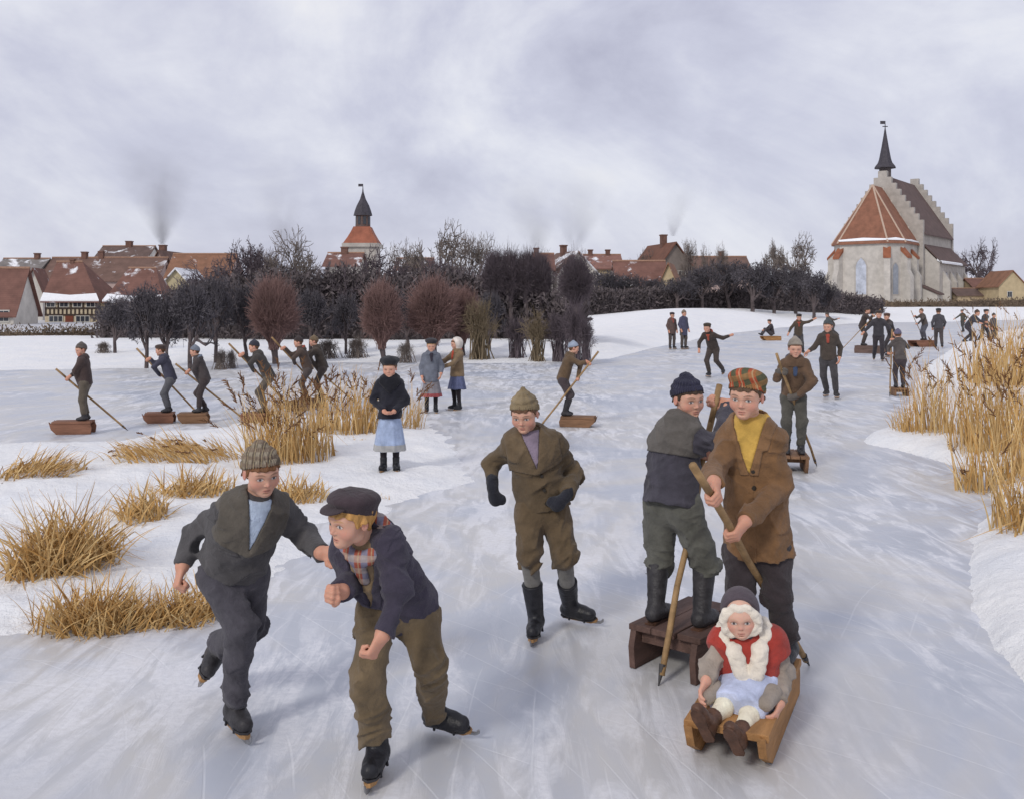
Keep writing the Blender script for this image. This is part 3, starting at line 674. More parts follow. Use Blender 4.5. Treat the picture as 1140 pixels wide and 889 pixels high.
powder2 = mk_math(n, l, 'MULTIPLY', powder, mk_ramp(n, l, fine.outputs[0], [(.3, (.5, .5, .5)), (.6, (1, 1, 1))]).outputs[0])
# skate scratches: thin broken arcs in several directions
scr = None
for rz, off, rad in ((12, 0, 5.0), (-35, 3.1, 7.0), (63, 7.7, 4.0), (100, 1.7, 9.0)):
    wv = n.new('ShaderNodeTexWave'); wv.wave_type = 'RINGS'; wv.rings_direction = 'Z'; wv.inputs['Scale'].default_value = 1.05; wv.inputs['Distortion'].default_value = 5.5; wv.inputs['Detail'].default_value = 1.5; wv.inputs['Detail Scale'].default_value = .35
    mm = mk_map(n, l, co, (1, 1, 0), rz, (rad * math.cos(off), rad * math.sin(off), 0)); l.new(mm.outputs[0], wv.inputs[0])
    line = mk_ramp(n, l, wv.outputs['Fac'], [(.9965, (0, 0, 0)), (1.0, (1, 1, 1))])
    br = mk_ramp(n, l, mk_noise(n, l, mm.outputs[0], .9, 3).outputs[0], [(.50, (0, 0, 0)), (.58, (1, 1, 1))])
    o = mk_math(n, l, 'MULTIPLY', line.outputs[0], br.outputs[0]); scr = o if scr is None else mk_math(n, l, 'MAXIMUM', scr, o)
c1 = mk_mix(n, l, mk_math(n, l, 'MULTIPLY', powder2, .8), body.outputs[0], (.80, .80, .83))
c2 = mk_mix(n, l, mk_math(n, l, 'MULTIPLY', scr, .26), c1, (.82, .83, .85))
l.new(c2, b.inputs['Base Color'])
l.new(mk_ramp(n, l, powder2, [(0, (.34, .34, .34)), (.45, (.8, .8, .8))]).outputs[0], b.inputs['Roughness'])
b.inputs['Specular IOR Level'].default_value = .38
bp = n.new('ShaderNodeBump'); bp.inputs['Strength'].default_value = .2; bp.inputs['Distance'].default_value = .015
l.new(mk_math(n, l, 'ADD', mk_math(n, l, 'MULTIPLY', powder2, 1.0), mk_math(n, l, 'ADD', mk_math(n, l, 'MULTIPLY', big.outputs[0], .5), mk_math(n, l, 'MULTIPLY', scr, -.3))), bp.inputs['Height']); l.new(bp.outputs[0], b.inputs['Normal'])

SNOW, n, l, b = node_mat('snow')
co = n.new('ShaderNodeTexCoord').outputs['Object']
z1 = mk_noise(n, l, co, 1.3, 6, .6); z2 = mk_noise(n, l, co, 7.0, 8, .65); z3 = mk_noise(n, l, co, 60.0, 3, .6)
l.new(mk_ramp(n, l, z1.outputs[0], [(.3, (.80, .815, .845)), (.6, (.885, .88, .875)), (.75, (.86, .865, .88))]).outputs[0], b.inputs['Base Color'])
b.inputs['Roughness'].default_value = .75; b.inputs['Specular IOR Level'].default_value = .25
bp = n.new('ShaderNodeBump'); bp.inputs['Strength'].default_value = .85; bp.inputs['Distance'].default_value = .06
l.new(mk_math(n, l, 'ADD', z2.outputs[0], mk_math(n, l, 'MULTIPLY', z3.outputs[0], .18)), bp.inputs['Height']); l.new(bp.outputs[0], b.inputs['Normal'])

def gp(pts): return np.array([gnd(u, v)[:2] for u, v in pts])
LEFT = gp([(-260, 494), (130, 491), (190, 480), (250, 474), (300, 466), (350, 461), (420, 463), (470, 468), (492, 485), (514, 505), (520, 526), (495, 545), (455, 556), (420, 572), (352, 590), (303, 628), (262, 668), (225, 690), (165, 704), (80, 700), (-260, 708)])
RIGHT = gp([(962, 487), (1004, 474), (1015, 440), (1030, 410), (1065, 385), (1120, 369), (1500, 362), (2300, 430), (2300, 1300), (1500, 1100), (1300, 900), (1185, 800), (1128, 750), (1092, 690), (1077, 640), (1084, 602), (1106, 565), (1098, 526), (1060, 517), (1000, 500), (968, 494)])
def poly_sd(x, y, poly):                           # > 0 inside
    d2 = np.full(x.shape, 1e9); ins = np.zeros(x.shape, bool); m = len(poly)
    for i in range(m):
        ax, ay = poly[i]; bx, by = poly[(i + 1) % m]; ex, ey = bx - ax, by - ay
        t = np.clip(((x - ax) * ex + (y - ay) * ey) / (ex * ex + ey * ey), 0, 1)
        d2 = np.minimum(d2, (x - ax - ex * t) ** 2 + (y - ay - ey * t) ** 2)
        c = ((ay > y) != (by > y)) & (x < (bx - ax) * (y - ay) / (by - ay + 1e-12) + ax); ins ^= c
    return np.sqrt(d2) * np.where(ins, 1, -1)
def wob(x, y, s, seed):
    r = np.random.default_rng(seed); o = 0
    for k in range(6):
        a = r.uniform(0, 6.28); o = o + np.sin((x * math.cos(a) + y * math.sin(a)) * s * (1 + .6 * k) + r.uniform(0, 6.28) + 1.1 * np.sin((x * math.sin(a) - y * math.cos(a)) * s * .7 + k)) / (1 + .55 * k)
    return o / 3
FAR_U = [-3000, 0, 200, 320, 450, 600, 680, 735, 800, 870, 960, 1050, 1140, 4000]
FAR_V = [413, 413, 411, 402, 404, 404, 400, 386, 373, 365, 360, 358, 356, 355]
def smooth(t): t = np.clip(t, 0, 1); return t * t * (3 - 2 * t)
def terrain(x, y):
    x = np.asarray(x, float); y = np.asarray(y, float); ys = np.maximum(y, .1)
    u = UC + F * x / ys; db = (HC * F) / (np.interp(u, FAR_U, FAR_V) - VH)
    db = db * (1 + .03 * wob(x, y, .35, 3)); r = y - db
    right = smooth((u - 640) / 120)
    zl = .38 * smooth(r / 9) - 1.9 * smooth((y - 52) / 40) * smooth((520 - u) / 200) + .9 * smooth((y - 60) / 60) * smooth((u - 420) / 160)
    zr = .35 * smooth(r / 12) + 1.15 * smooth(r / 40)
    z = np.where(r > 0, zl * (1 - right) + zr * right + .05 * wob(x, y, .5, 4) * smooth(r / 4), np.maximum(r * .05, -.25))
    for poly, hgt, w, sd in ((LEFT, .075, .6, 11), (RIGHT, .17, .16, 12)):
        near = (y < 90)
        d = poly_sd(x, y, poly) + (.16 * wob(x, y, 2.6, sd) + .10 * wob(x, y, 9.0, sd + 1) + .05 * wob(x, y, 23., sd + 2)) * (1.25 if hgt < .1 else .3)
        zz = np.where(d > 0, hgt * (1 - np.exp(-d / w)) + (.045 * wob(x, y, 2.4, sd + 5) + .022 * wob(x, y, 8, sd + 9) + .008 * wob(x, y, 21, sd + 10)) * smooth(d / .5), np.maximum(d * .2, -.25))
        z = np.where(near, np.maximum(z, zz), z)
    return z
def ground_z(x, y): return max(float(terrain(np.array([x]), np.array([y]))[0]), 0.0)
ys = np.concatenate([np.geomspace(1.6, 40, 330), np.geomspace(40.6, 260, 150), np.geomspace(290, 4000, 14)])
ss = np.concatenate([np.linspace(-2.2, -.72, 26), np.linspace(-.70, .70, 420), np.linspace(.72, 2.2, 26)])
YY, SS = np.meshgrid(ys, ss, indexing='ij'); XX = YY * SS; ZZ = terrain(XX, YY)
nr, nc = YY.shape; ii = np.arange(nr * nc).reshape(nr, nc)
fq = np.stack([ii[:-1, :-1].ravel(), ii[:-1, 1:].ravel(), ii[1:, 1:].ravel(), ii[1:, :-1].ravel()], 1)
zmax = ZZ.ravel()[fq].max(1); fq = fq[zmax > -.02]   # the sheet lies only where snow shows above the ice (plus its rim)
used = np.unique(fq); rm = np.full(nr * nc, -1); rm[used] = np.arange(len(used))
gv = np.stack([XX.ravel(), YY.ravel(), ZZ.ravel()], 1)[used]
tag(obj('snow_ground', gv, rm[fq], SNOW), kind='structure')
mb = MB(); mb.add([(-4500, -400, 0), (4500, -400, 0), (4500, 4500, -.6), (-4500, 4500, -.6)], [(0, 1, 2, 3)])
mb = MB(); mb.add([(-600, -60, 0), (600, -60, 0), (600, 260, 0), (-600, 260, 0)], [(0, 1, 2, 3)])
tag(mb.build('ice', ICE), kind='structure')

# ------------------------------------------------------------------ houses
def wallm(name, rgb): return material('wall_' + name, rgb, rough=.95, var=.16, scale=.9, bump=.2, bscale=12)
def roofm(name, rgb, snow=.0):
    k = 'roof_%s_%d' % (name, snow * 100)
    if k in MATS: return MATS[k]
    m, n, l, b = node_mat(k); co = n.new('ShaderNodeTexCoord').outputs['Object']
    z = mk_noise(n, l, co, .8, 6, .65); c = np.array(rgb)
    base = mk_ramp(n, l, z.outputs[0], [(.3, tuple(c * .72)), (.7, tuple(c * 1.25))]).outputs[0]
    wv = n.new('ShaderNodeTexWave'); wv.bands_direction = 'Z'; wv.inputs['Scale'].default_value = 1.6; l.new(co, wv.inputs[0])
    base = mk_mix(n, l, mk_math(n, l, 'MULTIPLY', wv.outputs['Fac'], .16), base, tuple(c * .45))
    if snow > 0:
        s = mk_noise(n, l, co, .45, 7, .62, .5)
        base = mk_mix(n, l, mk_ramp(n, l, s.outputs[0], [(.66 - snow * .35, (0, 0, 0)), (.74 - snow * .35, (1, 1, 1))]).outputs[0], base, (.8, .81, .84))
    l.new(base, b.inputs['Base Color']); b.inputs['Roughness'].default_value = .9; MATS[k] = m; return m
GLASS = material('window_glass', (.035, .04, .05), rough=.15, var=.3, scale=2, spec=.5)
FRAME = material('window_frame', (.55, .53, .48), rough=.7, var=.1)
TIMBER = material('timber', (.05, .035, .028), rough=.9, var=.3)
CHIM = material('chimney_brick', (.16, .09, .07), rough=.95, var=.3, scale=3)
SNOWR = material('roof_snow', (.83, .84, .87), rough=.8, var=.05, scale=3)

def house(label, u0, u1, d, vr, ve, z0, roof, wall, depth=7.0, rz=0.0, gable=False, hip=0.0, chims=(), wins=(), oh=.35, snow_edge=False, group='houses of the town', hipr=None):
    """u0..u1: columns of the front; vr, ve: rows of ridge and eaves; z0: foot of the walls; gable: the gable faces the viewer"""
    c = at((u0 + u1) / 2, VH, d); Wd = (u1 - u0) / F * d; ze = HC - (ve - VH) / F * d; zr = HC - (vr - VH) / F * (d + (0 if gable else depth * .5))
    o = thing('house', label, 'house', (c[0], d, z0), rz, group); h, e, r = Wd / 2, ze - z0, zr - z0
    mb = MB()
    if gable:
        mb.prism([(-h, 0, 0), (h, 0, 0), (h, 0, e), (0, 0, r - .05), (-h, 0, e)], V3(0, 0, 0), V3(0, depth, 0)); mb.build('wall', wall, o)
        sl = (r - e) / h
        for s in (-1, 1):
            mb = MB(); mb.prism([(0, -oh, r), (s * (h + oh), -oh, e - oh * sl), (s * (h + oh), -oh, e - oh * sl + .18), (0, -oh, r + .2)], V3(0, 0, 0), V3(0, depth + 2 * oh, 0)); mb.build('roof', roof, o)
    else:
        hl = hip; hr = hip if hipr is None else hipr
        mb.prism([(0, 0, 0), (0, depth, 0), (0, depth, e), (0, depth / 2, r - .05 if not (hl or hr) else e), (0, 0, e)], V3(-h, 0, 0), V3(h, 0, 0)); mb.build('wall', wall, o)
        H = h + oh; D0, D1 = -oh, depth + oh; ez = e - oh * (r - e) / (depth / 2)
        t = .14
        A, B, C, D_ = V3(-H, D0, ez), V3(H, D0, ez), V3(H, D1, ez), V3(-H, D1, ez); R0, R1 = V3(-H + hl, depth / 2, r), V3(H - hr, depth / 2, r); U = V3(0, 0, t)
        for q in ([A, B, R1, R0], [C, D_, R0, R1]):
            mb = MB(); mb.prism(q, V3(0, 0, 0), U); mb.build('roof', roof, o)
        for on, q in ((hl, [D_, A, R0]), (hr, [B, C, R1])):
            if on: mb = MB(); mb.prism(q, V3(0, 0, 0), U); mb.build('roof', roof, o)
        mb = MB(); mb.bar(R0 + U, R1 + U, .14, n=6); mb.build('ridge', material('ridge_tile', (.33, .2, .14), var=.2), o)
        if snow_edge:
            k = .17; q = [A, B, B * (1 - k) + R1 * k, V3(0, 0, 0) + (A * .5 + B * .5) * (1 - k * .75) + (R0 * .5 + R1 * .5) * k * .75, A * (1 - k * 1.1) + R0 * k * 1.1]
            mb = MB(); mb.prism(q, U * 1.1, U * 2.0); mb.build('roof_snow', SNOWR, o)
    for (fx, hgt, wd) in chims:
        x = -h + fx * Wd; mb = MB(); y = depth / 2 if not gable else depth * .4; zb = r - .8 if not gable else e
        hgt *= .75; wd *= .72; mb.box((x, y, (zb + r + hgt) / 2), (wd / 2, wd / 2, (r + hgt - zb) / 2)); mb.box((x, y, r + hgt + .06), (wd / 2 + .07, wd / 2 + .07, .08)); mb.build('chimney', CHIM, o)
    for (fx, za, ww, hw) in wins:
        x = -h + fx * Wd; f = MB(); f.box((x, -.03, za), (ww / 2 + .07, .05, hw / 2 + .07)); f = f.build('window', FRAME, o)
        for q in (-1, 1):
            p = MB(); p.box((x + q * ww * .255, -.085, za), (ww * .225, .012, hw / 2 - .03)); p.build('pane', GLASS, f)
    return o
R_RED, R_BR, R_OR, R_DK = (.18, .088, .068), (.16, .095, .075), (.25, .125, .075), (.13, .085, .072)
CREAM, PALE, OCH, PINK = wallm('cream', (.52, .44, .31)), wallm('pale', (.58, .55, .50)), wallm('ochre', (.46, .37, .23)), wallm('pink', (.42, .32, .29))
d = 105; ZL = -1.5
hh = house('half-timbered house with red tile roof and rows of small windows, at the left', 50, 108, d, 293, 333, ZL, roofm('red', R_RED, .18), CREAM, 7, 0.0, hip=0.0, hipr=3.4, snow_edge=True, chims=((.25, .4, .6),))
Wd = 58 / F * d; e_ = HC + 7 / F * d - ZL
for k in range(4):
    x = -Wd / 2 + .65 + k * (Wd - 1.3) / 3; f = MB(); f.box((x, -.04, e_ - .52), (.50, .05, .36)); f = f.build('window', FRAME, hh)
    for q in (-1, 1): p = MB(); p.box((x + q * .22, -.1, e_ - .52), (.19, .012, .30)); p.build('pane', GLASS, f)
for x in (-Wd / 2 + 1.2, Wd / 2 - 1.5):
    f = MB(); f.box((x, -.04, e_ - 2.12), (.75, .05, .34)); f = f.build('window', FRAME, hh)
    for q in (-1, 0, 1): p = MB(); p.box((x + q * .48, -.1, e_ - 2.12), (.2, .012, .28)); p.build('pane', GLASS, f)
mb = MB(); mb.box((-.15, -.04, e_ - 2.55), (.42, .06, .75)); mb.build('door', material('door_red', (.16, .05, .03), var=.2), hh)
for z in (e_ - .10, e_ - .98, e_ - 1.70): mb = MB(); mb.box((0, -.03, z), (Wd / 2, .05, .09)); mb.build('timber', TIMBER, hh)
for k in range(13):
    x = -Wd / 2 + .1 + k * (Wd - .2) / 12; mb = MB(); mb.box((x, -.02, e_ - 1.34), (.07, .055, .32)); mb.build('timber', TIMBER, hh)
for k in range(5):
    x = -Wd / 2 + .1 + k * (Wd - .2) / 4; mb = MB(); mb.box((x, -.02, e_ - .54), (.07, .055, .4)); mb.build('timber', TIMBER, hh)
house('pale house with red roof cut by the left edge of the view', -38, 14, 92, 300, 348, ZL, roofm('red', R_RED, .2), PALE, 6, .1, wins=((.8, 2.3, .9, 1.0),))
house('small white-gabled house between the left edge and the half-timbered one', 27, 47, 118, 300, 325, ZL, roofm('red', R_RED, .2), PALE, 4, .15, gable=True, wins=((.5, 3.2, .6, .8),))
house('grey-roofed house behind the left edge with one chimney', -10, 38, 135, 289, 306, ZL, roofm('grey', (.2, .18, .17), .3), PALE, 8, 0, chims=((.75, 1.0, .9),))
house('long dull red roof behind the half-timbered house', 44, 172, 135, 288, 312, ZL, roofm('brown', R_BR, .15), PINK, 9, 0, chims=((.27, 1.1, 1.0), (.42, 1.2, .9)))
house('high brown-roofed house with pale gable and chimney in the middle', 104, 160, 160, 275, 291, ZL, roofm('dark', R_DK, .25), PALE, 9, 0, chims=((.5, 1.1, 1.3),))
house('red-roofed house with snow on its eaves behind the dark trees', 120, 178, 100, 300, 334, ZL, roofm('red', R_RED, .33), CREAM, 7, .12, hip=1.6, snow_edge=True, wins=((.5, 2.4, .8, .9),))
house('brown gabled house with a smoking chimney', 168, 186, 140, 280, 296, ZL, roofm('brown', R_BR), PINK, 8, -.1, gable=True, chims=((.1, 1.3, 1.2),))
house('orange-brown roofed house right of the smoking chimney', 184, 252, 128, 284, 312, ZL, roofm('orange', R_OR, .06), PINK, 8, 0)
house('yellowish gabled house with snowy roof above the dark trees', 176, 216, 108, 300, 322, ZL, roofm('brown', R_BR, .75), wallm('yellow', (.5, .44, .28)), 7, 0, gable=True)
ZM = .6
house('red-roofed house left of the town tower with yellow chimney', 362, 398, 120, 283, 296, ZM, roofm('red', R_RED, .2), PALE, 7, 0, chims=((.45, 1.0, 1.1),))
house('snow-dusted house right of the town tower between bare trees', 440, 478, 120, 289, 304, ZM, roofm('red', R_RED, .5), CREAM, 7, 0)
house('narrow red-roofed house behind the clipped trees', 596, 615, 110, 284, 300, ZM, roofm('red', R_RED), PALE, 7, 0, chims=((.1, .9, .8),))
house('broad house with snowy gable and brown roof behind the round tree', 618, 668, 115, 281, 306, ZM, roofm('brown', R_BR, .45), PALE, 9, .35, gable=True, chims=((.45, 1.2, .9),))
house('ochre house with pale red roof right of the snowy gable', 652, 692, 125, 285, 299, ZM, roofm('red', (.26, .13, .10), .25), OCH, 8, 0, chims=((.2, .9, .8), (.7, .9, .8)))
house('long low house with red roof and snow in the centre distance', 688, 742, 112, 292, 316, ZM, roofm('red', R_RED, .3), CREAM, 6, 0, chims=())
house('yellow-gabled house beside the long low red roof', 730, 758, 108, 294, 326, ZM, roofm('orange', R_OR, .25), OCH, 7, -.25, gable=True, wins=((.5, 2.6, .8, 1.2),))
house('tall dark-gabled house with brown roof and chimney', 728, 776, 125, 271, 302, ZM, roofm('brown', (.16, .07, .045), .08), wallm('grey', (.2, .17, .15)), 9, .25, gable=True, chims=((.48, 1.6, 1.0),), wins=((.35, 5.0, .9, 1.1), (.65, 5.0, .9, 1.1)))
house('long brownish-red roof left of the church', 770, 836, 135, 287, 304, ZM, roofm('brown', (.19, .08, .055)), PINK, 8, 0, chims=((.6, 1.0, .9),))
house('red-roofed cottage at the right of the church', 1086, 1128, 190, 311, 322, 1.2, roofm('red', R_RED), wallm('tan', (.42, .33, .22)), 8, 0)
house('yellow-gabled house at the far right edge', 1112, 1142, 180, 302, 318, 1.2, roofm('orange', R_OR), OCH, 8, 0, gable=True, wins=((.4, 2.6, .8, 1.0),))
house('low tan outbuilding with dark roof beside the church', 1066, 1112, 186, 322, 329, 1.2, roofm('dark', R_DK), wallm('tan', (.42, .33, .22)), 6, 0)

# ------------------------------------------------------------------ town tower
d = 150; px = d / F; c = at(404, VH, d); zv = lambda v: HC + (VH - v) * px
tw = thing('tower', 'town tower with flared red roof, lantern and dark pointed spire', 'tower', (c[0], d, 0))
STONE = wallm('stone', (.42, .39, .35)); SLATE = material('spire_slate', (.055, .05, .06), rough=.7, var=.3, scale=2)
mb = MB(); mb.box((0, 0, zv(276) / 2), (2.35, 2.35, zv(276) / 2)); mb.build('tower_wall', STONE, tw)
mb = MB(); mb.box((0, 0, zv(274)), (2.75, 2.75, .28)); mb.build('cornice', STONE, tw)
s2 = math.sqrt(2); sq = lambda r, v: (r * s2, zv(v) - 0)
mb = MB(); mb.lathe([sq(2.65, 272.5), sq(2.1, 266), sq(1.6, 259), sq(1.25, 253)], 4); o = mb.build('tower_roof', roofm('towerred', (.31, .11, .065)), tw, rot=(0, 0, math.pi / 4))
mb = MB(); mb.lathe([(1.15, zv(253.2)), (1.1, zv(240))], 8); mb.build('lantern', material('lantern', (.13, .09, .08), var=.2), tw)
for k in range(8):
    a = k * math.pi / 4 + math.pi / 8; mb = MB(); mb.box((1.06 * math.cos(a), 1.06 * math.sin(a), zv(246)), (.05, .22, .6), np.array([[math.cos(a), -math.sin(a), 0], [math.sin(a), math.cos(a), 0], [0, 0, 1]])); mb.build('opening', GLASS, tw)
mb = MB(); mb.lathe([(1.45, zv(240.4)), (1.4, zv(239)), (1.25, zv(235)), (.95, zv(229)), (.45, zv(222)), (.12, zv(214)), (.05, zv(209))], 8); mb.build('spire', SLATE, tw)
mb = MB(); mb.bar((0, 0, zv(211)), (0, 0, zv(205)), .07, .04); mb.box((-.35, 0, zv(206.4)), (.35, .03, .2)); mb.build('weather_vane', SLATE, tw)

# ------------------------------------------------------------------ church
th = math.radians(38); A_ = V3(math.sin(th), math.cos(th), 0); R_ = V3(math.cos(th), -math.sin(th), 0); C0 = V3(71.7, 190, 1.2)
ch = thing('church', 'large pale stone church with stepped gables, orange choir roof and ridge spire', 'church', C0)
P3 = lambda s, t, z: A_ * s + R_ * t + V3(0, 0, z)
CST = wallm('church', (.47, .44, .40)); CST2 = wallm('church_grey', (.40, .37, .335)); CRO = roofm('choir', (.245, .108, .066)); CRD = roofm('nave', (.115, .074, .066)); CAP = roofm('cap', (.28, .10, .05))
def wallprism(name, pts2, z0, z1, mat, par=ch): mb = MB(); mb.prism([P3(s, t, z0) for s, t in pts2], V3(0, 0, 0), V3(0, 0, z1 - z0)); return mb.build(name, mat, par)
cw, ce, crz = 6.4, 12.0, 23.0                      # choir half width, eaves, ridge
apse = [(-.4, -cw), (-8.8, -cw), (-11.6, -4.3), (-11.6, 4.3), (-8.8, cw), (-.4, cw)]
choir = wallprism('choir_wall', apse, 0, ce, CST)
ov = [(s - (.5 if s < -1 else 0) * (1 if s < -10 else .4), t * 1.07) for s, t in apse]; top = P3(-6.2, 0, crz); tw_ = P3(-.4, 0, crz)
for i in range(5):
    a, b2 = P3(*ov[i], ce - .2), P3(*ov[i + 1], ce - .2); mid = [top] if 0 < i < 4 else ([top, tw_] if i == 0 else [tw_, top])
    q = [a, b2] + mid if i != 4 else [a, b2, tw_, top]
    mb = MB(); mb.prism(q, V3(0, 0, 0), V3(0, 0, .25)); mb.build('choir_roof', CRO, ch)
    if 0 < i < 5:
        mb = MB(); mb.bar(a + V3(0, 0, .25), top + V3(0, 0, .25), .17, n=6); mb.build('hip_ridge', material('hip_tile', (.48, .36, .28), var=.15), ch)
for i, (k0, k1) in ((2, (.02, .055)), (3, (.02, .05)), (4, (.02, .035))):          # snow left along the choir eaves
    a, b2 = P3(*ov[i], ce + .1), P3(*ov[i + 1], ce + .1); tt = top if i < 4 else P3(-4, 0, crz)
    mb = MB(); mb.prism([a + (tt - a) * k0, b2 + (tt - b2) * k0, b2 + (tt - b2) * k1 * .5, (a + b2) / 2 + (tt - (a + b2) / 2) * k1, a + (tt - a) * k1 * .6], V3(0, 0, .1), V3(0, 0, .3)); mb.build('roof_snow', SNOWR, ch)
def arch_win(a, b2, f, w, z0, z1, mat, name='window', depth=.12):
    a = P3(*a, 0); b2 = P3(*b2, 0); t = nrm(b2 - a); nn = nrm(np.cross(t, [0, 0, 1])); c = a + (b2 - a) * f
    if nn @ (c - P3(-4, 0, 0)) < 0: nn = -nn
    for gw, dp, m_, nm in ((w + .5, .06, CST2, 'window_surround'), (w, depth, mat, name)):
        q = [c + t * x * gw / 2 + V3(0, 0, z) for x, z in ((-1, z0 - (gw - w) / 2), (1, z0 - (gw - w) / 2), (1, z1 - gw * .5), (.7, z1 - gw * .12), (0, z1 + gw * .28), (-.7, z1 - gw * .12), (-1, z1 - gw * .5))]
        mb = MB(); mb.prism(q, -nn * .2, nn * dp); mb.build(nm, m_, ch)
CHG = material('church_glass', (.42, .45, .52), rough=.25, var=.25, scale=1.2, spec=.6); CHG2 = material('church_glass_grey', (.26, .28, .32), rough=.3, var=.2, scale=1.2)
arch_win(apse[2], apse[3], .46, 1.9, 2.6, 8.8, CHG); arch_win(apse[3], apse[4], .5, 1.1, 2.6, 8.0, CHG2); arch_win(apse[4], apse[5], .4, 1.3, 3.4, 9.0, CHG2)
def buttress(s, t, ds, dt, z, w=.55):
    d2 = nrm(A_ * ds + R_ * dt); sd = np.cross(d2, [0, 0, 1]); p = P3(s, t, 0)
    mb = MB(); mb.prism([p - d2 * .3, p + d2 * 1.7, p + d2 * 1.7 + V3(0, 0, z * .55), p + d2 * 1.1 + V3(0, 0, z * .66), p + d2 * 1.1 + V3(0, 0, z * .9), p - d2 * .3 + V3(0, 0, z)], -sd * w, sd * w); mb.build('buttress', CST, ch)
    mb = MB(); mb.prism([p + d2 * 1.25 + V3(0, 0, z * .86), p + d2 * 1.25 + V3(0, 0, z * .9), p - d2 * .2 + V3(0, 0, z * 1.06), p - d2 * .2 + V3(0, 0, z * .99)], -sd * (w + .12), sd * (w + .12)); mb.build('buttress_cap', CAP, ch)
for s, t, ds, dt in ((-8.8, -cw, -.3, -1), (-11.6, -4.3, -1, -.3), (-11.6, 4.3, -1, .3), (-8.8, cw, -.3, 1), (-3.8, cw, 0, 1)): buttress(s, t, ds, dt, 10.6)
# nave with crow-stepped gables
nw, ne, nrz, nl = 7.2, 14.5, 25.5, 21.0
mb = MB(); mb.prism([P3(0.4, -nw, 0), P3(.4, nw, 0), P3(.4, nw, ne), P3(.4, 0, nrz - .3), P3(.4, -nw, ne)], V3(0, 0, 0), A_ * (nl - .8)); mb.build('nave_wall', CST2, ch)
for s in (-1, 1):
    mb = MB(); mb.prism([P3(.3, 0, nrz), P3(.3, s * (nw + .5), ne - .6), P3(.3, s * (nw + .5), ne - .35), P3(.3, 0, nrz + .3)], V3(0, 0, 0), A_ * (nl - .6)); mb.build('nave_roof', CRD, ch)
def stepgable(s0, th_, mat, nm, extra=1.0):
    g = wallprism(nm, [(s0, -nw - .3), (s0, nw + .3), (s0 + th_, nw + .3), (s0 + th_, -nw - .3)], 0, ne, mat); ns = 9
    for k in range(ns):
        w0 = (nw + .3) * (1 - k / ns); za = ne + (nrz - ne) * k / ns; zb = ne + (nrz - ne) * (k + 1) / ns + extra
        e2 = .012 * k
        mb = MB(); mb.prism([P3(s0 - e2, -w0, za), P3(s0 - e2, w0, za), P3(s0 + th_ + e2, w0, za), P3(s0 + th_ + e2, -w0, za)], V3(0, 0, 0), V3(0, 0, zb - za - (0 if k == ns - 1 else .02))); mb.build('gable_step', mat, g)
    for k in range(-3, 4):                          # tall blind niches on the gable
        if abs(k) <= 3:
            zt = nrz - abs(k) * 2.6 - 2.2; mb = MB(); mb.box(P3(s0 - .06 - .08, k * 1.55, (ne + .5 + zt) / 2), (.05, .42, (zt - ne - .5) / 2) if False else (.42, .12, max((zt - ne - .5) / 2, .3)), np.stack([R_, A_, V3(0, 0, 1)], 1)); mb.build('niche', CST, g)
stepgable(-.4, .8, CST2, 'east_gable'); stepgable(nl - .4, .8, CST2, 'west_gable', 1.6)
# aisle along the near side
aw = 10.0
for sgn in (1, -1):
    mb = MB(); mb.prism([P3(1.2, sgn * nw, 0), P3(1.2, sgn * aw, 0), P3(1.2, sgn * aw, 8.6), P3(1.2, sgn * nw, 11.6)], V3(0, 0, 0), A_ * (nl - 2.0)); mb.build('aisle_wall', CST, ch)
    mb = MB(); mb.prism([P3(1.0, sgn * nw, 11.9), P3(1.0, sgn * (aw + .5), 8.4), P3(1.0, sgn * (aw + .5), 8.7), P3(1.0, sgn * nw, 12.2)], V3(0, 0, 0), A_ * (nl - 1.6)); mb.build('aisle_roof', CRD, ch)
mb = MB(); mb.prism([P3(1.0, aw - .4, 9.0), P3(1.0, aw + .55, 8.45), P3(1.0, aw + .55, 8.8), P3(1.0, aw - .4, 9.35)], V3(0, 0, .02), A_ * (nl - 6)); mb.build('roof_snow', SNOWR, ch)
arch_win((0.2, 8.6), (1.2, 8.6), .5, .1, 2, 3, CHG2) if False else None
for f in (.25, .5, .75): arch_win((1.2, aw), (nl - .8, aw), f, 1.2, 2.2, 6.6, CHG2)
for s in (4.0, 9.0, 14.0, 19.6):
    d2 = R_; mb = MB(); p = P3(s, aw, 0); mb.prism([p - d2 * .2, p + d2 * 1.3, p + d2 * 1.3 + V3(0, 0, 5), p - d2 * .2 + V3(0, 0, 7.6)], -A_ * .5, A_ * .5); mb.build('buttress', CST, ch)
mb = MB(); mb.prism([P3(-2.6, cw, 0), P3(-2.6, cw + 4.2, 0), P3(-2.6, cw + 4.2, 2.6), P3(-2.6, cw, 4.6)], V3(0, 0, 0), A_ * 3.0); mb.build('porch', CST, ch)
mb = MB(); mb.prism([P3(-2.9, cw - .1, 4.75), P3(-2.9, cw + 4.6, 2.5), P3(-2.9, cw + 4.6, 2.75), P3(-2.9, cw - .1, 5.0)], V3(0, 0, 0), A_ * 3.6); mb.build('porch_roof', CRD, ch)
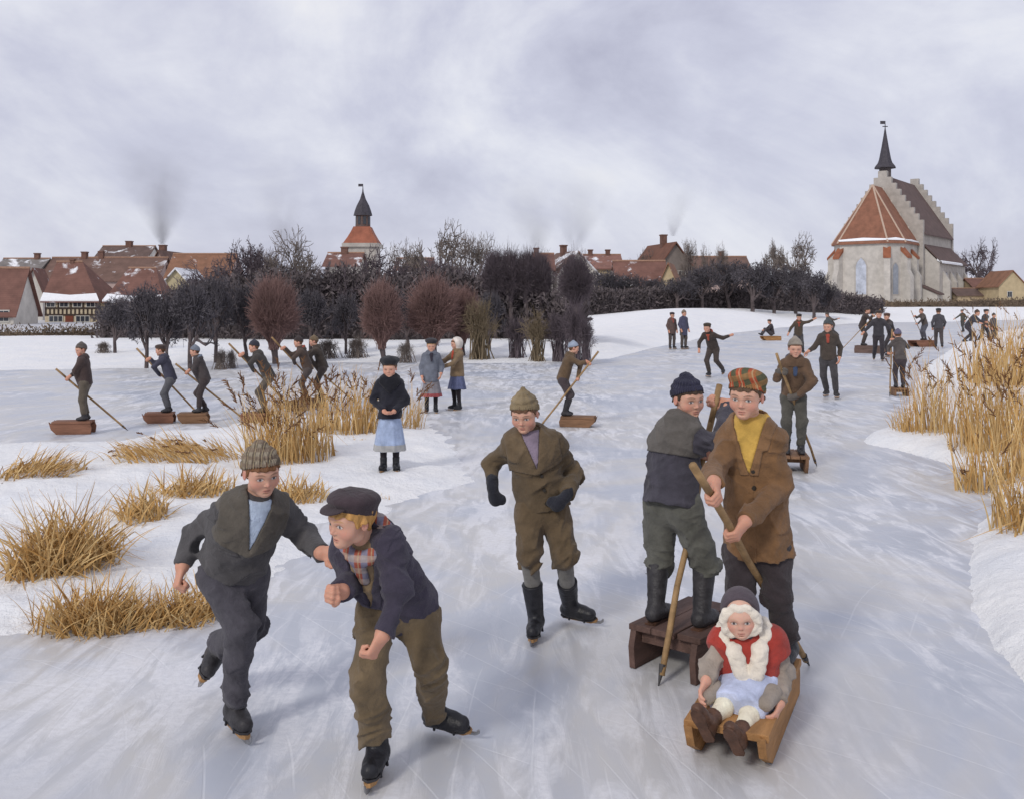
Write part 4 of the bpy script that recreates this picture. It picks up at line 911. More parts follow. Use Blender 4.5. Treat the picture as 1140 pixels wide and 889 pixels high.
# ridge turret
sp = P3(1.2, 0, 0); zz = lambda v: HC + (VH - v) * 190.9 / F - C0[2]
mb = MB(); mb.lathe([(1.2, nrz - 1), (1.15, zz(187))], 8, sp); mb.build('turret', material('turret_dark', (.10, .085, .085), var=.2), ch)
mb = MB(); mb.lathe([(2.1, zz(187.5)), (2.0, zz(186)), (1.45, zz(182)), (1.2, zz(178)), (.75, zz(165)), (.35, zz(152)), (.1, zz(143))], 8, sp); mb.build('spire', SLATE, ch)
mb = MB(); mb.bar(sp + V3(0, 0, zz(145)), sp + V3(0, 0, zz(136)), .1, .06); mb.box(sp + V3(-.45, 0, zz(136.6)), (.5, .05, .3)); mb.box(sp + V3(0, 0, zz(141)), (.5, .06, .08)); mb.build('weather_vane', SLATE, ch)
# ------------------------------------------------------------------ trees, shrubs, hedges
BARK = material('bark', (.10, .08, .08), rough=.95, var=.35, scale=8, bump=.6, bscale=20, bdist=.03)
TWIG = material('twig_dark', (.125, .100, .112), rough=.95, var=.3, scale=2)
TWIG2 = material('twig_grey_brown', (.19, .158, .14), rough=.95, var=.3, scale=2)
WILLOW = material('twig_willow_red', (.265, .165, .148), rough=.95, var=.3, scale=2)
OLIVE = material('twig_olive', (.20, .155, .10), rough=.95, var=.3, scale=2)
LEAFD = material('evergreen_leaf', (.095, .086, .096), rough=.9, var=.45, scale=1.2)
def tubes(segs, k=3):                              # segs: (a, b, ra, rb) -> one open tube mesh of tapered prisms
    S = np.array([np.r_[a, b2, ra, rb] for a, b2, ra, rb in segs]); a, b2 = S[:, :3], S[:, 3:6]; d = b2 - a
    d = d / (np.linalg.norm(d, axis=1, keepdims=True) + 1e-9)
    ref = np.where(np.abs(d[:, 2:3]) < .9, [[0, 0, 1.]], [[1., 0, 0]]); x = np.cross(d, ref); x /= np.linalg.norm(x, axis=1, keepdims=True); y = np.cross(d, x)
    vs = []
    for e, r in ((a, S[:, 6:7]), (b2, S[:, 7:8])):
        for j in range(k): t = 2 * math.pi * j / k; vs.append(e + (x * math.cos(t) + y * math.sin(t)) * r)
    v = np.stack(vs, 1).reshape(-1, 3); n = len(S); o = (np.arange(n) * 2 * k)[:, None]
    f = np.concatenate([o + np.array([j, (j + 1) % k, k + (j + 1) % k, k + j])[None] for j in range(k)])
    return v, f
def bare_tree(seed, spread=.5, first=.28, up=.35, depth=6, fan=3):
    """unit-height bare tree: trunk and limbs, and a crown of twigs"""
    r = np.random.default_rng(seed); trunk = []; crown = []
    def grow(p, d, ln, rad, lev):
        q = p; dd = d; nseg = 3 if lev < 3 else 2
        for i in range(nseg):
            dd = nrm(dd + r.normal(0, .13 + .03 * lev, 3) + V3(0, 0, up * .12)); q2 = q + dd * ln / nseg
            (trunk if lev < 3 else crown).append((q, q2, rad * (1 - .22 * i / nseg), rad * (1 - .22 * (i + 1) / nseg)))
            q = q2
        if lev >= depth: return
        kids = fan if lev else fan + 2
        for c in range(kids):
            ax = nrm(np.cross(dd, r.normal(0, 1, 3))); ang = r.uniform(.25, .62) * (1 + spread * .6)
            nd = nrm(dd * math.cos(ang) + ax * math.sin(ang) + V3(0, 0, up * .25)); grow(q if r.random() < .6 else q - dd * ln * .3, nd, ln * r.uniform(.62, .86) if lev else ln * r.uniform(.7, 1.0), rad * (.62 if lev < 2 else .66), lev + 1)
    grow(V3(0, 0, 0), V3(0, 0, 1), first, .030, 0)
    h = max(s[1][2] for s in crown); sc = 1 / h
    fix = lambda L, rm: [(a * sc, b2 * sc, max(ra * sc, rm), max(rb * sc, rm * .7)) for a, b2, ra, rb in L]
    return fix(trunk, .006), fix(crown, .0028)
def twig_ball(seed, n, rx, rz, zc, root, droop=0.0, thick=.0035, jitter=.35):
    r = np.random.default_rng(seed); S = []
    for _ in range(n):
        d = nrm(r.normal(0, 1, 3)); d[2] = abs(d[2]) * 1.2 - .45 if droop == 0 else d[2]; d = nrm(d); R = r.uniform(.5, 1.0) ** .5 * (1 + .06 * math.sin(5 * math.atan2(d[1], d[0])) + .05 * math.sin(9 * d[2] + seed))
        e = V3(d[0] * rx * R, d[1] * rx * R, zc + d[2] * rz * R); p = V3(*(r.normal(0, .025, 2)), root + r.uniform(-.04, .08))
        m = (p + e) / 2 + r.normal(0, .03, 3) + V3(0, 0, .06); m2 = m * .5 + e * .5 + r.normal(0, .02, 3)
        S += [(p, m, thick * 1.5, thick), (m, e, thick, thick * .5)]
        for _ in range(2):
            e2 = e + r.normal(0, jitter * .18, 3); S.append((m2, e2, thick * .7, thick * .4))
    return S
def leaf_cloud(seed, n, rx, ry, rz, zc, size, lump=7):
    r = np.random.default_rng(seed); c = [nrm(r.normal(0, 1, 3)) * r.uniform(.35, .8) for _ in range(lump)]; v = []; f = []
    for i in range(n):
        q = c[i % lump] + nrm(r.normal(0, 1, 3)) * r.uniform(.2, 1) ** .5 * .48; p = V3(q[0] * rx, q[1] * ry, zc + q[2] * rz); s = size * r.uniform(.5, 1.4)
        a = nrm(r.normal(0, 1, 3)); b2 = nrm(np.cross(a, r.normal(0, 1, 3))); k = len(v); v += [p, p + a * s + b2 * s * .3, p + a * s * 1.6, p + a * s - b2 * s * .3]; f.append((k, k + 1, k + 2, k + 3))
    return np.array(v), np.array(f)
def tm(name, segs, mat, k=3): v, f = tubes(segs, k); return mesh_data(name, v, f, mat, True)
PROTO = {}
for i in range(5):
    t, c = bare_tree(20 + i, spread=(.9, 1.1, .8, 1.0, 1.2)[i], up=(.22, .12, .30, .2, .1)[i], first=(.26, .2, .3, .24, .18)[i])
    PROTO['bare%d' % i] = (tm('trunk', t, BARK, 5), tm('crown', c, TWIG2))
    PROTO['dark%d' % i] = (PROTO['bare%d' % i][0], tm('crown', c, TWIG))
def pol(seed, mat, rx=.36, rz=.42, zc=.56, trunk=.20, n=2200):
    r = np.random.default_rng(seed); lean = r.uniform(-.06, .06)
    tr = [(V3(lean, 0, 0), V3(lean * .5, .01, trunk * .5), .052, .045), (V3(lean * .5, .01, trunk * .5), V3(0, 0, trunk), .045, .055), (V3(0, 0, trunk), V3(0, 0, trunk + .05), .055, .03)]
    for k in range(5): a = k * 1.26; tr.append((V3(0, 0, trunk - .01), V3(.1 * math.cos(a), .1 * math.sin(a), trunk + .12), .026, .014))
    return tm('trunk', tr, BARK, 6), tm('crown', twig_ball(seed, n, rx, rz, zc, trunk, 1 if False else 0), mat)
for i in range(3): PROTO['willow%d' % i] = pol(40 + i, WILLOW)
for i in range(2): PROTO['clip%d' % i] = pol(50 + i, TWIG, .27, .32, .72, .46, 1500)
def shrub(seed, mat, n=60, rx=.42, rs=.09):
    r = np.random.default_rng(seed); S = []; tr = []
    for _ in range(n):
        a = r.uniform(0, 6.28); R = r.uniform(.1, 1) * rx; e = V3(R * math.cos(a), R * math.sin(a), r.uniform(.65, 1.0) * (1 - .25 * (R / rx) ** 2)); p = V3(*r.normal(0, rs, 2), 0); m = p * .55 + e * .45 + V3(0, 0, .12)
        tr.append((p, m, .012, .008)); S += [(m, e, .008, .003)]
        for _ in range(9): q = m + (e - m) * r.uniform(.1, .9); S.append((q, q + nrm((e - m) + r.normal(0, .30, 3)) * r.uniform(.10, .26), .0045, .002))
    return tm('stems', tr, mat, 4), tm('crown', S, mat)
for i in range(2): PROTO['low%d' % i] = shrub(67 + i, TWIG2, 90, .45, .22)
for i in range(2): PROTO['shrub%d' % i] = shrub(60 + i, OLIVE); PROTO['dshrub%d' % i] = shrub(64 + i, TWIG, 90)
def dense(seed):
    r = np.random.default_rng(seed); t, c = bare_tree(seed, .6, .2, .4, 5, 3)
    v, f = leaf_cloud(seed, 2600, .38, .38, .36, .60, .030, 11); v2, f2 = tubes(c, 3)
    return tm('trunk', t, BARK, 5), mesh_data('crown', np.concatenate([v, v2]), np.concatenate([f, f2 + len(v)]), LEAFD, False)
for i in range(3): PROTO['dense%d' % i] = dense(70 + i)

def tree(proto, label, u, vb, vt, wpx, d, group=None, cat='tree', name='bare_tree', rz=None, zb=None):
    """u, vb: foot as seen; vt: row of the top; wpx: width of the crown in pixels"""
    z0 = ground_z((u - UC) / F * d, d) - .04; h = HC - (vt - VH) / F * d - z0; me = PROTO[proto]
    xs = np.zeros(len(me[1].vertices) * 3, np.float32); me[1].vertices.foreach_get('co', xs); w0 = np.ptp(xs.reshape(-1, 3)[:, 0])
    o = thing(name, label, cat, ((u - UC) / F * d, d, z0), random.uniform(-.5, .5) if rz is None else rz, group)
    w = wpx / F * d / w0; o.scale = (w, w, h)
    for nm, m_ in zip(('trunk' if 'shrub' not in proto else 'stems', 'crown'), me): link(nm, m_, o)
    return o
BK = 'bare trees along the far bank'
def dz(vb):                                        # depth of a foot seen at row vb on the left bank
    return (HC - .36) * F / (vb - VH)
# round-headed reddish willows near the ice
for k, (u, vb, vt, w, lab) in enumerate(((305, 392, 304, 74, 'reddish round-headed pollard willow left of the tall bare tree'), (425, 391, 308, 62, 'reddish round-headed pollard willow below the town tower'),
        (482, 389, 306, 78, 'largest reddish round-headed pollard willow, above the two girls'), (514, 387, 316, 58, 'smaller reddish pollard willow at the right of its group'))):
    tree('willow%d' % (k % 3), lab, u, vb, vt, w, dz(vb), 'pollard willows on the bank', name='pollard_willow')
# tall bare trees
for k, (p, u, vt, w, d, lab) in enumerate((('bare0', 336, 247, 84, 44, 'tall bare tree with forking crown left of the town tower'), ('bare1', 486, 241, 82, 52, 'tallest bare tree right of the town tower'),
        ('bare2', 538, 255, 62, 55, 'bare tree with rounded crown right of the tallest one'), ('bare3', 452, 263, 62, 56, 'bare tree between the town tower and the tallest tree'), ('dark4', 266, 262, 92, 46, 'dark spreading bare tree above the left sledders'),
        ('dark1', 402, 268, 84, 43, 'dark bare tree in front of the town tower'), ('dark0', 232, 283, 80, 48, 'dark bare tree behind the orange-brown roof'), ('dark2', 300, 272, 60, 52, 'slender dark bare tree left of the forking one'),
        ('dark3', 365, 290, 60, 42, 'low dark bare tree between two willows'), ('dark2', 505, 283, 70, 46, 'dark bare tree behind the willow group'), ('dark0', 560, 282, 60, 50, 'dark bare tree left of the clipped row'), ('dark1', 430, 285, 80, 47, 'dark wide bare tree behind the willow below the tower'), ('dark3', 318, 282, 80, 47, 'dark wide bare tree behind the leftmost willow'), ('dark4', 205, 300, 80, 47, 'dark low spreading bare tree among the left bushes'), ('dark2', 524, 292, 60, 47, 'narrow dark bare tree above the olive bush'), ('dark3', 470, 288, 80, 48, 'dark wide bare tree behind the largest willow'), ('dark1', 385, 296, 70, 46, 'dark low bare tree left of the tower willow'), ('dark0', 150, 312, 60, 47, 'dark low bare tree above the left bushes'))):
    tree(p, lab, u, 0, vt, w, d, BK)
# dark dense trees left
for k, (u, vb, vt, w, lab) in enumerate(((128, 388, 330, 46, 'low dark bushy tree beside the half-timbered house'), (163, 396, 312, 62, 'dark bushy tree with twin trunk, second from the half-timbered house'), (188, 397, 320, 52, 'dark bushy tree, third from the half-timbered house'),
        (212, 398, 310, 64, 'dark bushy tree with a leaning trunk, fourth from the half-timbered house'), (240, 392, 300, 60, 'dark bushy tree left of the spreading bare tree'), (275, 390, 305, 56, 'dark bushy tree under the spreading bare tree'), (346, 388, 318, 50, 'dark bushy tree right of the leftmost willow'),
        (385, 386, 322, 46, 'dark bushy tree left of the willow below the tower'), (455, 384, 318, 50, 'dark bushy tree left of the largest willow'), (545, 384, 322, 40, 'dark bushy tree beside the olive willow bush'))):
    tree('dense%d' % (k % 3), lab, u, vb, vt, w, dz(vb), 'dark bushy trees on the bank', name='bushy_tree')
# clipped trees with bare stems
for k, (u, vt, w) in enumerate(((550, 283, 46), (568, 281, 46), (586, 283, 46), (602, 285, 42))):
    tree('clip%d' % (k % 2), ('leftmost', 'second', 'third', 'rightmost')[k] + ' of four close clipped trees with bare stems', u, 0, vt, w, 41, 'row of clipped trees', name='clipped_tree')
tree('clip1', 'round dark clipped tree standing alone right of the clipped row', 641, 0, 287, 60, 38, name='clipped_tree')
# multi-stemmed bushes
for k, (p, u, vb, vt, w, lab) in enumerate((('shrub0', 534, 389, 330, 56, 'olive-brown fan-shaped willow bush near the ice'), ('shrub1', 598, 390, 345, 46, 'olive-brown bush at the foot of the clipped trees'), ('dshrub0', 640, 392, 335, 40, 'dark drooping bush at the end of the wooded bank'),
        ('dshrub1', 622, 390, 345, 40, 'dark bush beside the drooping one'), ('dshrub0', 575, 388, 350, 40, 'dark low bush under the clipped row'), ('dshrub1', 652, 393, 350, 26, 'small dark bush at the tip of the bank'))):
    tree(p, lab, u, vb, vt, w, dz(vb), 'bushes along the bank', 'bush', 'willow_bush')
for k, (u, vb, w, hgt, lab) in enumerate(((397, 388, 30, 14, 'low grey-blue bush in the snow below the tower'), (452, 391, 26, 12, 'low grey bush at the foot of the largest willow'), (246, 397, 22, 9, 'low olive tuft in the snow above the reeds'), (258, 396, 16, 8, 'small tuft in the snow beside the olive one'), (115, 388, 20, 8, 'low tuft below the bushy tree at the left'), (365, 388, 34, 12, 'low twiggy bush between the willows'))):
    tree('low%d' % (k % 2), lab, u, vb, vb - hgt, w, dz(vb), 'low bushes in the snow', 'bush', 'low_bush')
# trees in the right distance
for k, (p, u, vt, w, d, lab) in enumerate((('bare2', 773, 264, 26, 118, 'thin bare tree beside the dark-gabled house'), ('bare0', 791, 269, 22, 122, 'first of two slim bare trees behind the long roof'), ('bare3', 804, 267, 22, 122, 'second of two slim bare trees behind the long roof'), ('bare1', 712, 274, 40, 130, 'bare round-headed tree behind the low red roof'),
        ('bare4', 855, 264, 40, 128, 'bare tree left of the large round one near the church'), ('bare1', 884, 256, 52, 120, 'large round bare tree left of the church'), ('dark1', 1090, 262, 46, 215, 'dark full tree right of the church'), ('bare3', 1058, 268, 26, 230, 'faint bare tree behind the church end'), ('bare0', 738, 276, 22, 132, 'thin bare tree left of the dark-gabled house'))):
    tree(p, lab, u, 0, vt, w, d, 'bare trees near the church')
for k, (u, vt, w) in enumerate(((672, 299, 50), (698, 303, 54), (726, 306, 50), (754, 308, 46), (782, 294, 58), (812, 285, 62), (838, 290, 58), (862, 294, 56), (886, 292, 54), (906, 300, 46), (922, 312, 34))):
    tree('dense%d' % (k % 3), '%s of eleven dark bushes rising over the far hedge' % ('first', 'second', 'third', 'fourth', 'fifth', 'sixth', 'seventh', 'eighth', 'ninth', 'tenth', 'last')[k], u, 0, vt, w, 96 + 2 * (k % 3), 'dark bushes over the far hedge', 'bush', 'hedge_bush')
def hedge(label, pts, v_top, th, mat, n, size, seed):
    """pts: (u, depth) along the hedge; v_top: rows of the top"""
    r = np.random.default_rng(seed); P = [V3((u - UC) / F * d_, d_, 0) for u, d_ in pts]; zt = [HC - (v - VH) / F * d_ for v, (u, d_) in zip(v_top, pts)]
    o = thing('hedge', label, 'hedge', P[0]); V, Fc = [], []
    cv = []; 
    for i, p in enumerate(P): cv += [p + V3(0, th * .3, -1.5) - P[0], p + V3(0, th * .3, zt[i] - .08) - P[0], p + V3(0, th, zt[i] - .08) - P[0], p + V3(0, th, -1.5) - P[0]]
    fc = [(4 * i + j, 4 * i + (j + 1) % 4, 4 * i + 4 + (j + 1) % 4, 4 * i + 4 + j) for i in range(len(P) - 1) for j in range(4)] + [(0, 1, 2, 3), tuple(4 * (len(P) - 1) + k for k in (3, 2, 1, 0))]
    mb = MB(); mb.v = [tuple(map(float, q)) for q in cv]; mb.f = fc; mb.build('hedge_core', mat, o)
    for i in range(n):
        t = r.uniform(0, len(P) - 1.001); k = int(t); w = t - k; p = P[k] * (1 - w) + P[k + 1] * w; top = zt[k] * (1 - w) + zt[k + 1] * w; g0 = ground_z(p[0], p[1]) if False else -.3
        q = p + V3(0, r.uniform(-.15, .9) * th, 0); q[2] = g0 + (top - g0 + .15 * r.normal()) * r.uniform(0, 1) ** .6
        a = nrm(r.normal(0, 1, 3) + V3(0, 0, .8)); b2 = nrm(np.cross(a, r.normal(0, 1, 3))); s = size * r.uniform(.5, 1.5); m = len(V)
        V += [q - P[0], q + a * s + b2 * s * .25 - P[0], q + a * s * 1.7 - P[0], q + a * s - b2 * s * .25 - P[0]]; Fc.append((m, m + 1, m + 2, m + 3))
    f = obj('foliage', np.array(V), np.array(Fc), mat, o, False); f['kind'] = 'stuff'
    return o
HBR = material('hedge_brown', (.16, .12, .085), rough=.95, var=.35, scale=1.0)
HDK = material('hedge_dark', (.115, .096, .098), rough=.95, var=.4, scale=.8)
hedge('brown clipped garden hedge in front of the half-timbered house', [(-60, 46), (40, 46), (125, 47)], [368, 369, 366], .9, HBR, 6000, .10, 1)
hedge('dark tangled hedge behind the trees on the left bank', [(105, 43), (180, 42), (230, 42), (290, 41), (330, 41), (385, 42), (430, 41), (480, 41), (530, 41), (590, 41), (655, 40)], [350, 332, 318, 306, 312, 302, 312, 304, 310, 322, 336], 1.8, HDK, 32000, .15, 2)
hedge('long low brown hedge on the far snowy shore', [(640, 90), (690, 93), (730, 96), (780, 99), (830, 102), (880, 106), (925, 110), (985, 118)], [322, 326, 323, 327, 321, 322, 326, 335], 1.6, HDK, 22000, .24, 3)
hedge('low scrub along the foot of the church wall', [(925, 168), (1000, 166), (1080, 170), (1150, 175)], [334, 336, 335, 333], 1.5, HBR, 4000, .3, 4)

# ------------------------------------------------------------------ chimney smoke
def smoke(label, u, vb, vt, d, w0, w1, drift, dens, seed):
    zb, zt = HC - (vb - VH) / F * d, HC - (vt - VH) / F * d; x0 = (u - UC) / F * d; o_ = V3(x0, d, zb); H = zt - zb
    k = 14; n_ = 16; v = []
    for i in range(k):
        t = i / (k - 1); r = w0 + (w1 - w0) * t ** .8; cx = drift * t ** 1.5; s = 1 + .12 * math.sin(i * 1.7 + seed)
        r = r * s * (1 if i < k - 1 else .55)
        v += [(cx + r * math.cos(a) * (1 + .12 * math.sin(3 * a + i)), r * math.sin(a) * .8, H * t) for a in np.linspace(0, 2 * math.pi, n_, False)]
    mb = MB(); mb.v = v; mb.f = [(i * n_ + j, i * n_ + (j + 1) % n_, (i + 1) * n_ + (j + 1) % n_, (i + 1) * n_ + j) for i in range(k - 1) for j in range(n_)] + [tuple(range(n_)), tuple(range((k - 1) * n_, k * n_))]
    m = bpy.data.materials.new('smoke'); m.use_nodes = True; n, l = m.node_tree.nodes, m.node_tree.links; n.remove(n['Principled BSDF'])
    pv = n.new('ShaderNodeVolumePrincipled'); pv.inputs['Color'].default_value = (.42, .41, .45, 1); l.new(pv.outputs[0], n['Material Output'].inputs['Volume'])
    tco = n.new('ShaderNodeTexCoord'); co = tco.outputs['Object']; nz = mk_noise(n, l, mk_map(n, l, co, (1, 1, .6), 0, (seed, 0, 0)).outputs[0], 2.2 / max(w1, 1), 4, .6, .6)
    sx = n.new('ShaderNodeSeparateXYZ'); l.new(co, sx.inputs[0]); tz = mk_math(n, l, 'DIVIDE', sx.outputs['Z'], H)
    # thins with height and towards the edge of the plume
    rad = mk_math(n, l, 'ADD', mk_math(n, l, 'MULTIPLY', mk_math(n, l, 'POWER', mk_math(n, l, 'MAXIMUM', tz, .001), .8), w1 - w0), w0)
    cxn = mk_math(n, l, 'MULTIPLY', mk_math(n, l, 'POWER', mk_math(n, l, 'MAXIMUM', tz, .001), 1.5), drift)
    dx = mk_math(n, l, 'DIVIDE', mk_math(n, l, 'SUBTRACT', sx.outputs['X'], cxn), rad); dy = mk_math(n, l, 'DIVIDE', sx.outputs['Y'], mk_math(n, l, 'MULTIPLY', rad, .8))
    rr = mk_math(n, l, 'SQRT', mk_math(n, l, 'ADD', mk_math(n, l, 'MULTIPLY', dx, dx), mk_math(n, l, 'MULTIPLY', dy, dy)))
    fall = mk_ramp(n, l, rr, [(.15, (1, 1, 1)), (.85, (0, 0, 0))]).outputs[0]; hf = mk_ramp(n, l, tz, [(0, (1, 1, 1)), (.25, (.55, .55, .55)), (1, (0, 0, 0))]).outputs[0]
    nn = mk_ramp(n, l, nz.outputs[0], [(.30, (0, 0, 0)), (.60, (1, 1, 1))]).outputs[0]
    l.new(mk_math(n, l, 'MULTIPLY', mk_math(n, l, 'MULTIPLY', mk_math(n, l, 'MULTIPLY', fall, hf), nn), mk_math(n, l, 'DIVIDE', dens * 1.6, rad)), pv.inputs['Density'])
    o = mb.build('smoke_plume', m, None, True, o_); tag(o, label, 'smoke', 'chimney smoke', 'stuff'); return o
smoke('grey smoke rising from the chimney among the left roofs', 181, 272, 165, 144, .5, 9.5, -1.0, 1.3, 1)
smoke('pale smoke rising above the broad snowy-gabled house', 640, 281, 180, 119, .4, 7.5, 2.0, .6, 2)
smoke('thin smoke above the clipped trees', 598, 284, 190, 113, .4, 7.0, -2.0, .6, 3)
smoke('thin smoke above the tall dark-gabled house', 749, 263, 205, 128, .4, 3.4, 1.5, .5, 4)
smoke('grey smoke drifting up left of the tall forking bare tree', 316, 285, 170, 150, .6, 8.0, -2.0, .45, 5)

# ------------------------------------------------------------------ reeds
REED = material('reed_straw', (.95, .95, .95), rough=.75, var=.15, scale=9.0, spec=.3, attr='Col', stretch=(3, 3, .6))
REEDH = material('reed_head', (.17, .085, .04), rough=.95, var=.4, scale=12)
def reeds(label, u0, u1, vb, vt, n, seed, lean=(0, 0), sag=.25, heads=0, deep=.5, bent=.15, wid=.011, vtop_d=None, tall_var=.35):
    r = np.random.default_rng(seed); d = dep(vb); c = gnd((u0 + u1) / 2, vb); w = (u1 - u0) / 2 / F * d; H = (vb - vt) / F * d
    o = thing('reed_clump', label, 'reeds', (c[0], c[1], 0), 0, 'dry reeds'); V, Fc, V2, F2, CL = [], [], [], [], []
    n = int(n * 1.5)
    for i in range(n):
        a = r.uniform(0, 6.28); q = math.sqrt(r.uniform(0, 1)); cl = r.normal(0, .12)
        bx, by = q * math.cos(a) * w * .9 + cl * w, q * math.sin(a) * deep + cl * .2; bz = ground_z(c[0] + bx, c[1] + by) - .03
        h = H * (1 - tall_var * r.random()) * (1 - .35 * q ** 2); dirx, diry = lean[0] + r.normal(0, sag) + .25 * bx / max(w, .1) * sag, lean[1] + r.normal(0, sag)
        k = 5; pts = []; p = V3(bx, by, bz); dv = nrm(V3(dirx * .35, diry * .35, 1)); brk = r.random() < bent; bk = r.integers(1, 4)
        for s in range(k + 1):
            pts.append(p.copy()); 
            if brk and s == bk: dv = nrm(V3(r.normal(0, 1), r.normal(0, 1), -r.uniform(.1, .9)))
            else: dv = nrm(dv + V3(dirx, diry, 0) * .28 + V3(0, 0, -.03))
            p = p + dv * h / k
        tone = np.clip(r.normal(.42, .28), 0, 1); fa = r.uniform(0, 3.14); sd = V3(math.cos(fa), math.sin(fa), 0) * wid * .66 * r.uniform(.5, 1.4); b0 = len(V)
        for s, p in enumerate(pts):
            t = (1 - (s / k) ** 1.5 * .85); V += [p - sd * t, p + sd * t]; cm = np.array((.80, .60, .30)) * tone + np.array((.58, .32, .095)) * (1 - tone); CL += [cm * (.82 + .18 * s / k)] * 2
        Fc += [(b0 + 2 * s, b0 + 2 * s + 1, b0 + 2 * s + 3, b0 + 2 * s + 2) for s in range(k)]
        if heads and r.random() < heads and not brk:
            e, g0 = pts[-1], nrm(pts[-1] - pts[-2]); ln = min(H, 1.1) * r.uniform(.10, .17); g0 = nrm(g0 + V3(r.normal(0, .3), r.normal(0, .3), -.25))
            for s in range(9):
                b1 = e + g0 * ln * (s / 8 - .15); e1 = b1 + nrm(g0 + r.normal(0, .45, 3)) * ln * .38; V2.append((b1, e1, .008, .003))
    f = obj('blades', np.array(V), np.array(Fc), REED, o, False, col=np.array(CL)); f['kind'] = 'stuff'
    if V2: v, f_ = tubes(V2, 3); g = obj('seed_heads', v, f_, REEDH, o); g['kind'] = 'stuff'
    return o
reeds('matted golden reed tussock at the left edge of the snow', 18, 124, 642, 530, 460, 1, (.1, 0), .62, 0, .35, .5, .012)
reeds('broad golden reed tussock lowest on the left bank', 40, 176, 696, 618, 460, 2, (.1, 0), .55, 0, .22, .35, .010)
reeds('golden reed tussock behind the striped-hat skater', 162, 246, 688, 618, 240, 3, (.2, 0), .55, 0, .2, .3, .010)
reeds('small isolated reed tuft in the middle of the left snow', 134, 186, 586, 530, 150, 4, (.0, 0), .6, 0, .25, .35, .013)
reeds('reed tuft behind the striped-hat boy', 180, 256, 556, 506, 190, 5, (.1, 0), .6, 0, .3, .35, .014)
reeds('short reeds between the two front skaters', 296, 362, 560, 518, 170, 6, (.1, 0), .55, 0, .3, .3, .013)
reeds('flattened reeds at the far left edge', 0, 88, 533, 488, 260, 7, (.9, 0), .4, 0, .5, .4, .014)
reeds('leaning reeds in front of the standing sledders', 130, 272, 516, 470, 420, 8, (-1.0, 0), .35, .05, .6, .15, .013)
reeds('tall reed stand with brown plumes left of the girl', 270, 372, 517, 402, 330, 9, (-.10, 0), .2, .16, .5, .1, .010, tall_var=.62)
reeds('tall reed stand behind the girl in black', 345, 432, 484, 398, 230, 10, (.05, 0), .18, .16, .5, .08, .011, tall_var=.62)
reeds('sparse tall reeds right of the girl', 436, 474, 477, 412, 60, 11, (.10, 0), .2, .2, .4, .1, .011, tall_var=.6)
reeds('few bent reed blades beside the dark cap', 414, 436, 556, 542, 18, 12, (.3, 0), .7, 0, .1, .6, .012)
reeds('small flat reed tuft in the snow left of the girl', 384, 406, 494, 487, 40, 20, (.8, 0), .5, 0, .2, .4, .014)
reeds('tall reeds with drooping plumes in front of the right sledder', 1012, 1062, 495, 388, 130, 13, (-.03, 0), .13, .15, .5, .06, .010, tall_var=.55)
reeds('thick tall reed stand at the right edge', 1064, 1165, 514, 382, 290, 14, (-.02, 0), .13, .12, .7, .06, .011, tall_var=.55)
reeds('far tall reed stand at the right edge', 1078, 1175, 436, 340, 240, 15, (.0, 0), .13, .12, 1.2, .06, .018, tall_var=.5)
reeds('drooping reed blades over the near right bank', 1106, 1165, 606, 496, 100, 16, (-.02, 0), .2, 0, .3, .4, .011)
reeds('reed stand where the right bank meets the ice', 1062, 1160, 545, 440, 170, 18, (-.02, 0), .16, .05, .35, .2, .011, tall_var=.6)
reeds('short reeds left of the tall right stand', 994, 1018, 491, 452, 50, 17, (-.05, 0), .25, .05, .3, .1, .010)
# ------------------------------------------------------------------ sledges and poles
SLW = {k: material('sled_wood_' + k, c, rough=.75, var=.35, scale=5, bump=.4, bscale=40, stretch=(.5, 3, 3)) for k, c in
       dict(red=(.22, .105, .065), dark=(.105, .062, .050), gold=(.33, .17, .065), brown=(.20, .11, .06), dull=(.13, .085, .07)).items()}
IRON = material('pole_iron', (.05, .048, .05), rough=.5, var=.3)
POLEW = material('pole_wood', (.30, .19, .09), rough=.7, var=.35, scale=12, bump=.3, bscale=40)
def sled(label, pos, heading, L, Wd, H, wood, z=0.0, group='sledges on the ice', planks=3):
    """heading: unit vector of travel on the ice"""
    a = math.atan2(heading[1], heading[0]); o = thing('sledge', label, 'sledge', (pos[0], pos[1], z), a, group); m = SLW[wood]
    for q in (-1, 1):
        pr = [(-L / 2, 0, 0), (L / 2 - .16 * L, 0, 0), (L / 2 - .03 * L, 0, H * .38), (L / 2 + .03 * L, 0, H * .97), (L / 2 - .02 * L, 0, H - .032), (-L / 2 + .01, 0, H - .032), (-L / 2 - .012, 0, H * .5)]
        mb = MB(); mb.prism(pr, V3(0, q * (Wd / 2 - .03) - .016, .004), V3(0, q * (Wd / 2 - .03) + .016, .004)); r = mb.build('runner', m, o)
        mb = MB(); mb.prism([(-L / 2, 0, -.001), (L / 2 - .16 * L, 0, -.001), (L / 2 - .16 * L, 0, .005), (-L / 2, 0, .005)], V3(0, q * (Wd / 2 - .03) - .008, 0), V3(0, q * (Wd / 2 - .03) + .008, 0)); mb.build('runner_iron', STEEL, r)
    for x in (-L / 2 + .08, L / 2 - .2): mb = MB(); mb.box((x, 0, H * .72), (.022, Wd / 2 - .05, .035)); mb.build('crossbar', m, o)
    w = Wd / planks; rr = np.random.default_rng(int(abs(pos[0]) * 1000) % 999)
    for k in range(planks):
        e = rr.uniform(-.012, .012); mb = MB(); mb.box((e, -Wd / 2 + w * (k + .5), H - .014 + rr.uniform(-.002, .002)), (L / 2 - .01, w / 2 - .004, .015)); p = mb.build('plank', m, o)
        bv = p.modifiers.new('bevel', 'BEVEL'); bv.width = .004; bv.segments = 2
    return o
